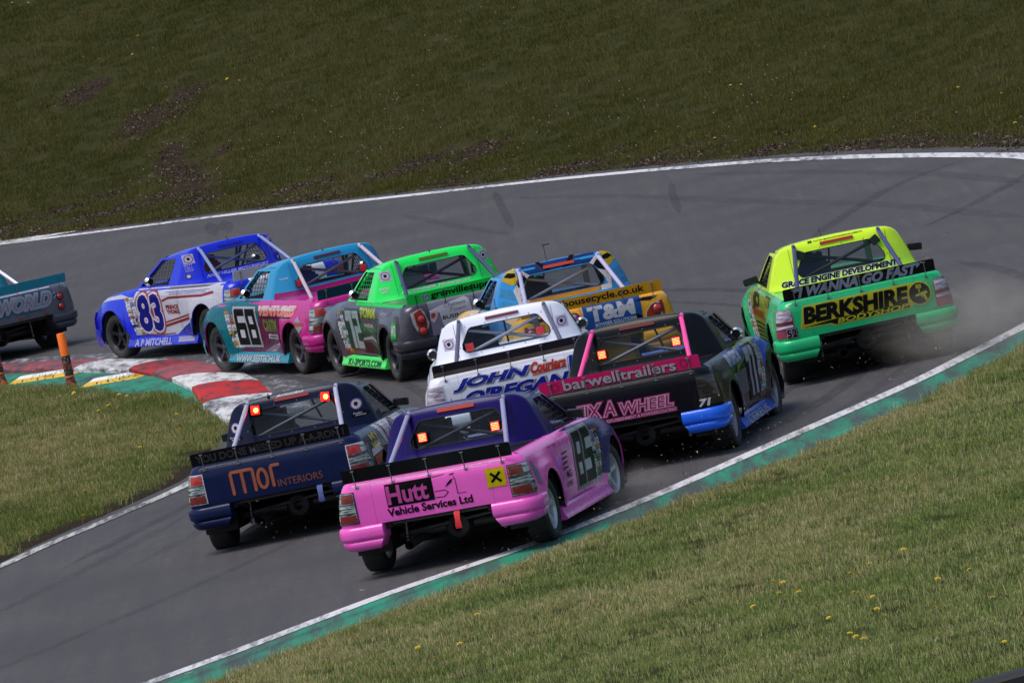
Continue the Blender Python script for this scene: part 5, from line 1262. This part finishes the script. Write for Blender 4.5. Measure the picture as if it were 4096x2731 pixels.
def liv_blue(D,t,par):
    w=P('#e8e8f2'); r=P('#a82c34'); b=paint('#0c24c6')
    for s in (-1,1):
        roundel(D,'panel',s*.665,1.30,.055,square='#d8ccec')
        for q in range(3): D.text(('lettering','cab'),'panel',('MATT','HILL','SIGNS')[q],(s*.69-.05,1.20-.035*q,s*.69+.05,1.225-.035*q),P('#c8c8f0'),.01,.2)
        D.disc(('sticker','cab'),'panel',s*.72,1.065,.048,P('#6a7ad8'),.004); D.disc(('sticker','cab'),'panel',s*.72,1.065,.042,b,.0055); D.disc(('sticker','cab'),'panel',s*.72,1.065,.024,w,.007)
    D.text(('lettering','cab'),'panel','ANDY HILLIER MOTORSPORT',(-.50,1.0,.50,1.04),P('#d0d0f0'),.04,.25)
    for s in ('left','right'):
        D.poly(('side_paint','body'),s,[(.18,.50),(1.2,.50),(1.22,.30),(2.2,.28),(2.75,.31),(2.98,.42),(3.02,.60),(3.0,.80),(2.9,.963),(.2,.963)],paint('#e2e2ee'),.003)
        D.poly(('side_paint','body'),s,[(1.22,.27),(1.9,.27),(1.5,.40),(1.22,.46)],b,.0045)
        for (q,h,c) in ((.0,.03,r),(.055,.016,r)):
            D.poly(('side_stripes','body'),s,[(1.22,.50+q),(1.6,.46+q),(2.2,.395+q),(2.4,.385+q),(2.4,.385+q+h*.8),(2.2,.40+q+h),(1.6,.47+q+h),(1.22,.51+q+h)],c,.005)
        D.poly(('side_stripes','body'),s,[(2.95,.80),(3.02,.60),(2.98,.42),(2.75,.31),(2.3,.29),(1.9,.30),(1.9,.315),(2.3,.305),(2.74,.325),(2.96,.43),(3.0,.60),(2.93,.80)],r,.0052)
        D.poly(('side_stripes','body'),s,[(.45,.835),(.8,.80),(1.3,.80),(1.9,.80),(2.1,.76),(2.12,.79),(1.9,.83),(1.3,.835),(.8,.835),(.5,.87)],r,.005)
        D.poly(('side_stripes','body'),s,[(.5,.955),(1.9,.955),(1.95,.93),(.7,.93)],P('#77757c'),.005); D.poly(('side_stripes','body'),s,[(.6,.90),(1.95,.90),(2.0,.89),(.6,.89)],P('#9aa0b8'),.005); D.text(('lettering','body'),s,'BUILDING CONTRACTORS',(.7,.85,1.85,.885),P('#a8b0d8'),.02)
        number(D,s,'83','#1c1f96','#e8dcec',(2.20,.38,2.86,.86),bold=.04,wid=.045,edge2='#b04a50'); stack(D,s,71,.86)
        D.text(('lettering','body'),s,'PRINCE',(1.62,.655,2.02,.71),r,.05); D.text(('lettering','body'),s,'THOMAS',(1.60,.585,2.02,.64),r,.05)
        D.text(('lettering','skirt'),{'left':'skl','right':'skr'}[s],'A P MITCHELL',(1.95,.165,3.1,.255),P('#c0c0e8'),.04); D.rect(('lettering','skirt'),{'left':'skl','right':'skr'}[s],1.25,.19,1.75,.26,P('#b8b8dc'),.004)
    for s in ('left','right'): D.poly(('side_paint','body'),s,[(3.1,.86),(3.4,.905),(3.9,.87),(4.2,.80),(3.7,.84),(3.3,.85)],paint('#e2e2ee'),.004)
    D.text(('lettering','spoiler'),'spoil','BARTER',(-.3,.98,.5,1.07),P(K_),.05,.2,.005)
    bolts(D,WB_,STEEL)
def liv_grey(D,t,par):
    L=('lettering','tailgate'); w=P('#c8c8dc'); te=P('#2a7a90')
    D.text(L,'tail','WORLD',(-.34,.675,.56,.87),te,.20,.35,.004); D.text(L,'tail','WORLD',(-.34,.675,.56,.87),w,.11,.35,.0055); D.text(L,'tail','WORLD',(-.34,.685,.56,.86),P('#8f90a6'),-.02,.35,.007)
    for i in range(4):
        for j in range(3):
            if (i+j)%2==0: D.rect(('chequer','body'),'tail',.60+.035*i,.75+.035*j-.008*i,.632+.035*i,.78+.035*j-.008*i,w,.006,sk=.01)
    D.poly(L,'tail',[(.06,.56),(.11,.56),(.19,.67),(.14,.67)],P('#77778a'),.004); D.poly(L,'tail',[(.34,.58),(.39,.58),(.44,.67),(.40,.67)],P('#77778a'),.004)
    D.rect(('spoiler_edge','tailgate'),'tail',-.58,.925,.58,.945,P('#d8d4ec'),.004)
    for x in (.0,.44): D.disc(('reflector','tailgate'),'tail',x,.548,.013,P('#e02818'),.005,16,ru=.045)
    for s in ('left','right'): number(D,s,'24','#c8c8dc','#2a7a90'); stack(D,s,81)
TRUCKS=[
 dict(key='pink',liv=liv_pink,label='pink racing pickup with purple cab and yellow X square on its tailgate, nearest the camera',col=dict(body='#e75bbf',cab='#180a58',front='#45458a',spoiler='#0c0c10',strut='#8c8cae',brace='#33333c',bed='#18181e'),lamps=[(-.36,1.17,0),(.387,1.155,0)],lit=2,strap='#d02030',strap_x=.20,rim='#c8ccd6',redm=REDD,seat='#2a2a34',steer=-.10,exhaust=-.35,spring='#701018',bl='#b8300c'),
 dict(key='navy',liv=liv_navy,label='dark navy racing pickup with copper lettering on its tailgate, beside the pink one',col=dict(body='#121d42',cab='#0c1230',spoiler='#0c0c10',strut='#a4a4bc',brace='#4a4a58'),lamps=[(-.40,1.335,.1),(.37,1.33,.1)],lit=3,strap='#4a5a98',strap_x=.42,rim='#30303a',seat='#3a3a44',steer=-.05,bl='#8a1c1c',house='W'),
 dict(key='black',liv=liv_black,label='black racing pickup with hot pink roof struts, pink spoiler and blue bumper corners',col=dict(body='#101016',cab='#0d0d14',front='#2a56c8',spoiler='#c4145c',strut='#ef4a9c',brace='#6c6c80',bumper='#1560e6',skirt='#1f56d4'),lamps=[(-.407,1.17,0),(.40,1.165,0)],lit=2,rim='#8a8c98',mirror='chrome',seat='#c89a20',steer=-.05,bl='#681410',lens=[SMOKE,SMOKE,SMOKE]),
 dict(key='lime',liv=liv_lime,label='racing pickup with lime yellow cab and emerald green body raising dust at right',col=dict(body='#12ad6c',cab='#cdf01c',front='#169858',spoiler='#0c0c10',strut='#3c3c68',brace='#2a2a30'),lamps=[(-.44,1.31,.5),(.42,1.31,-.5)],lit=0,rim='#33333a',seat='#3a4a70',bag=1,lx=.80,lens=['V',REDD,'V'],lz=(.655,.70,.735,.865),bl='#a81c10',steer=.05,house='#8a3a50',darkstay=0),
 dict(key='white',liv=liv_white,label='white racing pickup with slanted blue lettering behind the black one',col=dict(body='#dcdfec',cab='#e2e5f4',spoiler='#3c3740',strut='#54546a',brace='#a0a0b6'),lamps=[(-.42,1.12,0),(.39,1.14,0)],lit=1,rim='#44444c',mirror='chrome',bl='#6a2430',bag=1,sp_rough=.18,sp_metal=.7,seat='#20203a',lens=['V','V',REDD],house='#dcdfec'),
 dict(key='yellow',liv=liv_yellow,label='yellow racing pickup with blue patterned cab and blue tailgate panel behind the white one',col=dict(body='#dfa01c',cab='#1c84cc',spoiler='#d0920f',strut='#a8a8cc',brace='#8c8ca0',front='#1c64a8'),rim='#44444c',mirror='chrome',bag=1,tail_style='round',bl='#c04028',seat='#202024',antenna=1),
 dict(key='green',liv=liv_green,label='bright green cabbed racing pickup with dark grey body and number 72',col=dict(body='#3d3c49',cab='#10e659',tail='#6f6c80',spoiler='#10cc48',strut='#343a5c',brace='#22222a',skirt='#2ce04c',front='#5a586c',bumper='#2c2c34'),net='#1fae52',rim='#2c2c34',mirror='chrome',tail_style='rounds',bl='#5a6a10',seat='#a8a8b0',steer=.1,darkfoot=1,darkstay=1),
 dict(key='cyan',liv=liv_cyan,label='teal and magenta racing pickup wearing number 68 beside the kerb',col=dict(body='#b0187e',cab='#0c86ba',front='#0c7f92',spoiler='#083c46',strut='#b0a4b0',brace='#6c6064',skirt='#107a90'),lamps=[(-.50,1.12,0),(.42,1.12,0)],lit=1,rim='#4a4a56',mirror='chrome',seat='#2a3a9a',net='#101014',steer=.1,bl='#502430'),
 dict(key='blue',liv=liv_blue,label='royal blue and white racing pickup wearing number 83',col=dict(body='#0c24c6',cab='#0a24c8',tail='#e2e2ee',spoiler='#c4c2c6',strut='#7884b2',brace='#6a769c',skirt='#1c28b4',front='#2430b8',bumper='#e2e2ee'),rim='#26262c',mirror='chrome',seat='#a83040',steer=.12,bl='#1020a0'),
 dict(key='grey',liv=liv_grey,label='grey racing pickup with teal spoiler cut off by the left edge',col=dict(body='#5b5d6b',cab='#0a8ca4',spoiler='#078aa2',strut='#dcdcf0',brace='#8c8c98',bumper='#3a3c48',skirt='#0a8ca4'),rim='#50505a',tail_style='rounds',steer=.05,bl='#901818'),
]
POSE={'pink':[-1.0654,83.4393,-.2388,.0086,-.015,.0107],'navy':[-2.6799,89.5968,-.181,-.0091,-.0228,-.0084],'black':[1.014,89.2048,-.1927,.0032,-.0121,-.0048],'lime':[3.8886,95.2668,.0588,.0003,.0066,.0059],'white':[-.0638,94.8973,-.0106,-.0058,-.0086,-.0048],'yellow':[.9886,101.0027,.1792,.011,.0066,-.0001],'green':[-.3679,107.5528,.2611,.0072,.0069,-.001],'cyan':[-1.5691,112.4233,.3875,-.0074,.0156,-.0006],'blue':[-2.8798,119.9919,.5011,.0148,.0053,.0018],'grey':[-7.0778,128.1578,.5587,.0148,-.0051,.0013]}
VLN=m_lens('pale striped lens',(.16,.12,.18),(.62,.58,.68),45)
def pose_matrix(k):
    x,y,yaw,ro,pt,dz=POSE[k]
    R=Matrix.Rotation(yaw,4,'Z')@Matrix.Rotation(ro,4,'Y')@Matrix.Rotation(pt,4,'X')
    return Matrix.Translation((x,y,max(dz,0)+.004))@R
for L in TRUCKS:
    L['mat']=[list(r) for r in pose_matrix(L['key'])]; L['livery']=L['liv']
    if 'lens' in L: L['lens']=[VLN if q=='V' else q for q in L['lens']]
    if isinstance(L.get('house'),str): L['house']=paint('#d8d4dc' if L['house']=='W' else L['house'])
    make_truck(L)
# ---------------------------------------------------------------- drivers
def driver_mesh():
    v=[];e=[];r=[]
    def add(p,rad,par=None):
        v.append(p); r.append(rad)
        if par is not None: e.append((par,len(v)-1))
        return len(v)-1
    pel=add((0,2.06,.78),(.15,.13)); ab=add((0,1.99,.92),(.15,.12),pel); ch=add((0,1.95,1.06),(.18,.12),ab); nk=add((0,1.96,1.165),(.065,.065),ch); hd=add((0,1.99,1.25),(.09,.10),nk)
    for s in (-1,1):
        hp=add((s*.10,2.10,.76),(.10,.10),pel); kn=add((s*.13,2.50,.80),(.075,.075),hp); an=add((s*.11,2.86,.60),(.05,.05),kn); add((s*.11,2.95,.66),(.04,.045),an)
        sh=add((s*.19,1.96,1.09),(.07,.07),ch); el=add((s*.24,2.22,.93),(.052,.052),sh); wr=add((s*.17,2.48,.96),(.035,.035),el); pm=add((s*.165,2.57,.975),(.038,.026),wr)
        for k in range(4):
            b_=add((s*(.165+.014*(k-1.5)),2.625,.995-.004*k),(.010,.010),pm); c=add((s*(.16+.014*(k-1.5)),2.665,.985-.006*k),(.009,.009),b_); add((s*(.155+.014*(k-1.5)),2.672,.955),(.008,.008),c)
        th=add((s*.13,2.60,.975),(.011,.011),pm); add((s*.125,2.635,.965),(.009,.009),th)
    me=bpy.data.meshes.new('person'); me.from_pydata(v,e,[]); o=bpy.data.objects.new('tmp',me); COL.objects.link(o)
    m=o.modifiers.new('s','SKIN'); 
    for i,sv in enumerate(me.skin_vertices[0].data if me.skin_vertices else []): sv.radius=r[i]
    if not me.skin_vertices:
        bpy.context.view_layer.objects.active=o; o.select_set(True); bpy.ops.mesh.customdata_skin_add() if hasattr(bpy.ops.mesh,'customdata_skin_add') else None
        for i,sv in enumerate(me.skin_vertices[0].data): sv.radius=r[i]
    me.skin_vertices[0].data[0].use_root=True
    o.modifiers.new('d','SUBSURF').levels=1
    dg=bpy.context.evaluated_depsgraph_get(); out=bpy.data.meshes.new_from_object(o.evaluated_get(dg)); out.name='person'
    bpy.data.objects.remove(o); out.polygons.foreach_set('use_smooth',[True]*len(out.polygons)); return out
DM=driver_mesh(); DM.materials.clear(); DM.materials.append(plain('race overalls',(.03,.035,.06),.8))
HEL={'pink':'#1e1e26','navy':'#20222c','black':'#b8bcc4','lime':'#3c4a78','white':'#282a34','yellow':'#2a2e3a','green':'#b0323a','cyan':'#2a3a9a','blue':'#e6e6ea','grey':'#303038'}
NICE={'pink':'pink','navy':'dark navy','black':'black and pink','lime':'lime and emerald','white':'white','yellow':'yellow and blue','green':'bright green','cyan':'teal and magenta','blue':'royal blue','grey':'grey'}
for k_,hc in HEL.items():
    o=bpy.data.objects.new('person',DM); COL.objects.link(o); M_=pose_matrix(k_); o.matrix_world=M_@Matrix.Translation((-.36,0,0))
    tag(o,'driver belted in at the wheel inside the %s pickup'%NICE[k_],'person','drivers seated in the pickups')
    mb=MB(); rings=[]
    for i in range(9):
        a=math.pi*i/8; rr=.128*math.sin(a)**.8; z=1.255+.135*math.cos(a)
        rings.append([(rr*math.cos(q)*.93,1.985+rr*math.sin(q)*1.12,z) for q in np.linspace(0,6.2832,21)])
    mb.grid(rings,paint(hc,.2)); h=mb.build('helmet',o,smooth=60)
    P_=[[(.126*math.sin(q),1.985+.150*math.cos(q),z) for q in np.linspace(-1.1,1.1,9)] for z in (1.225,1.25,1.28,1.30)]
    MB().grid(P_,CARBON).build('visor',h)
# roof aerials
for k_,(x,y,hh,tee) in {'lime':(-.13,1.95,.10,0),'yellow':(-.10,1.75,.20,1),'green':(-.02,1.62,.05,0),'cyan':(-.02,1.62,.05,0),'white':(-.05,1.9,.12,0),'navy':(-.25,1.58,.04,0),'blue':(0,1.62,.06,0)}.items():
    tr=[o for o in bpy.data.objects if o.name.startswith('racing_pickup') and (o.matrix_world.translation-pose_matrix(k_).translation).length<.01]
    mb=MB(); z=cab_z(x)-.01; mb.lathe([(0,.018),(.02,.012),(.03,.004)],(x,y,z),(0,0,1),CARBON,10); mb.tube([(x,y,z+.02),(x,y,z+hh)],.004,CARBON,6)
    if tee: mb.box((x+.03,y,z+hh),(.09,.012,.012),CARBON)
    mb.build('roof_aerial',tr[0] if tr else None)
# ---------------------------------------------------------------- dust and debris thrown up by the wheels
def dust(loc,size,dens,label,col=(.62,.58,.52)):
    m=bpy.data.materials.new('dust'); m.use_nodes=True; nt=m.node_tree; nt.nodes.clear()
    out=N(nt,'ShaderNodeOutputMaterial'); v=N(nt,'ShaderNodeVolumePrincipled'); v.inputs['Color'].default_value=col+(1,); v.inputs['Anisotropy'].default_value=.1
    tc=N(nt,'ShaderNodeTexCoord'); ln=N(nt,'ShaderNodeVectorMath'); ln.operation='LENGTH'; nt.links.new(tc.outputs['Object'],ln.inputs[0])
    fall=ramp(nt,ln.outputs['Value'],[(.25,1.),(.98,0.)]); n=noise(nt,1.9,6,.6,vec=tc.outputs['Object']); nr_=ramp(nt,n.outputs[0],[(.36,0.),(.66,1.)])
    nt.links.new(math_(nt,'MULTIPLY',math_(nt,'MULTIPLY',fall.outputs[0],nr_.outputs[0]),dens),v.inputs['Density']); nt.links.new(v.outputs[0],out.inputs['Volume'])
    bm=bmesh.new(); bmesh.ops.create_icosphere(bm,subdivisions=3,radius=1); me=bpy.data.meshes.new('dust_cloud'); bm.to_mesh(me); bm.free(); me.materials.append(m)
    o=bpy.data.objects.new('dust_cloud',me); COL.objects.link(o); o.location=loc; o.scale=size; tag(o,label,'dust',kind='stuff')
dust((4.95,94.6,.42),(1.25,2.4,.58),.7,'pale dust kicked up behind the lime and emerald pickup')
dust((.85,86.2,.15),(.6,1.4,.28),.5,'faint dust by the front wheel of the pink pickup')
r=random.Random(17); mb=MB(); dm=[plain('dry grass fleck',(.34,.28,.13),.9),plain('dark soil fleck',(.03,.022,.016),.9),plain('green fleck',(.12,.15,.04),.9)]
for (cx,cy,sx_,sy_,zh,n) in ((.3,83.0,.9,.9,.45,110),(2.0,88.6,1.0,1.0,.55,190),(4.2,94.4,1.1,1.2,.8,190),(5.3,94.3,.6,1.2,.7,70),(1.2,85.3,.5,1.2,.3,60),(-2.6,89.0,.7,.7,.3,30)):
    for k in range(n):
        x,y,z=cx+r.gauss(0,sx_*.6),cy+r.gauss(0,sy_*.6),abs(r.gauss(0,zh*.55))+.015; l=r.uniform(.006,.026); a,b_=r.uniform(0,6.28),r.uniform(-1,1); d=Vector((math.cos(a),math.sin(a),b_)).normalized()*l; w_=Vector((-d.y,d.x,.3*l)).normalized()*r.uniform(.0015,.004); p=Vector((x,y,z))
        mb.add([p-d-w_,p+d*.2-w_*1.6,p+d,p+w_*1.4],[(0,1,2,3)],r.choice(dm))
for k in range(260):
    t_i=r.randint(0,len(GREEN_A)-1); p=GREEN_A[t_i]+(b_0:=EDGE_R[np.argmin(np.hypot(*(EDGE_R-GREEN_A[t_i]).T))]-GREEN_A[t_i])*r.uniform(-.8,1); x,y=p[0]+r.gauss(0,.15),p[1]+r.gauss(0,.15)
    l=r.uniform(.01,.05); a=r.uniform(0,6.28); d=Vector((math.cos(a),math.sin(a),0))*l; w_=Vector((-d.y,d.x,0)).normalized()*r.uniform(.002,.008)*1; q=Vector((x,y,.016))
    mb.add([q-d-w_,q+d*.3-w_,q+d+Vector((0,0,.01)),q+w_],[(0,1,2,3)],r.choice(dm))
tag(mb.build('debris',smooth=0),'flecks of grass and soil thrown up and strewn behind the wheels','debris',kind='stuff')
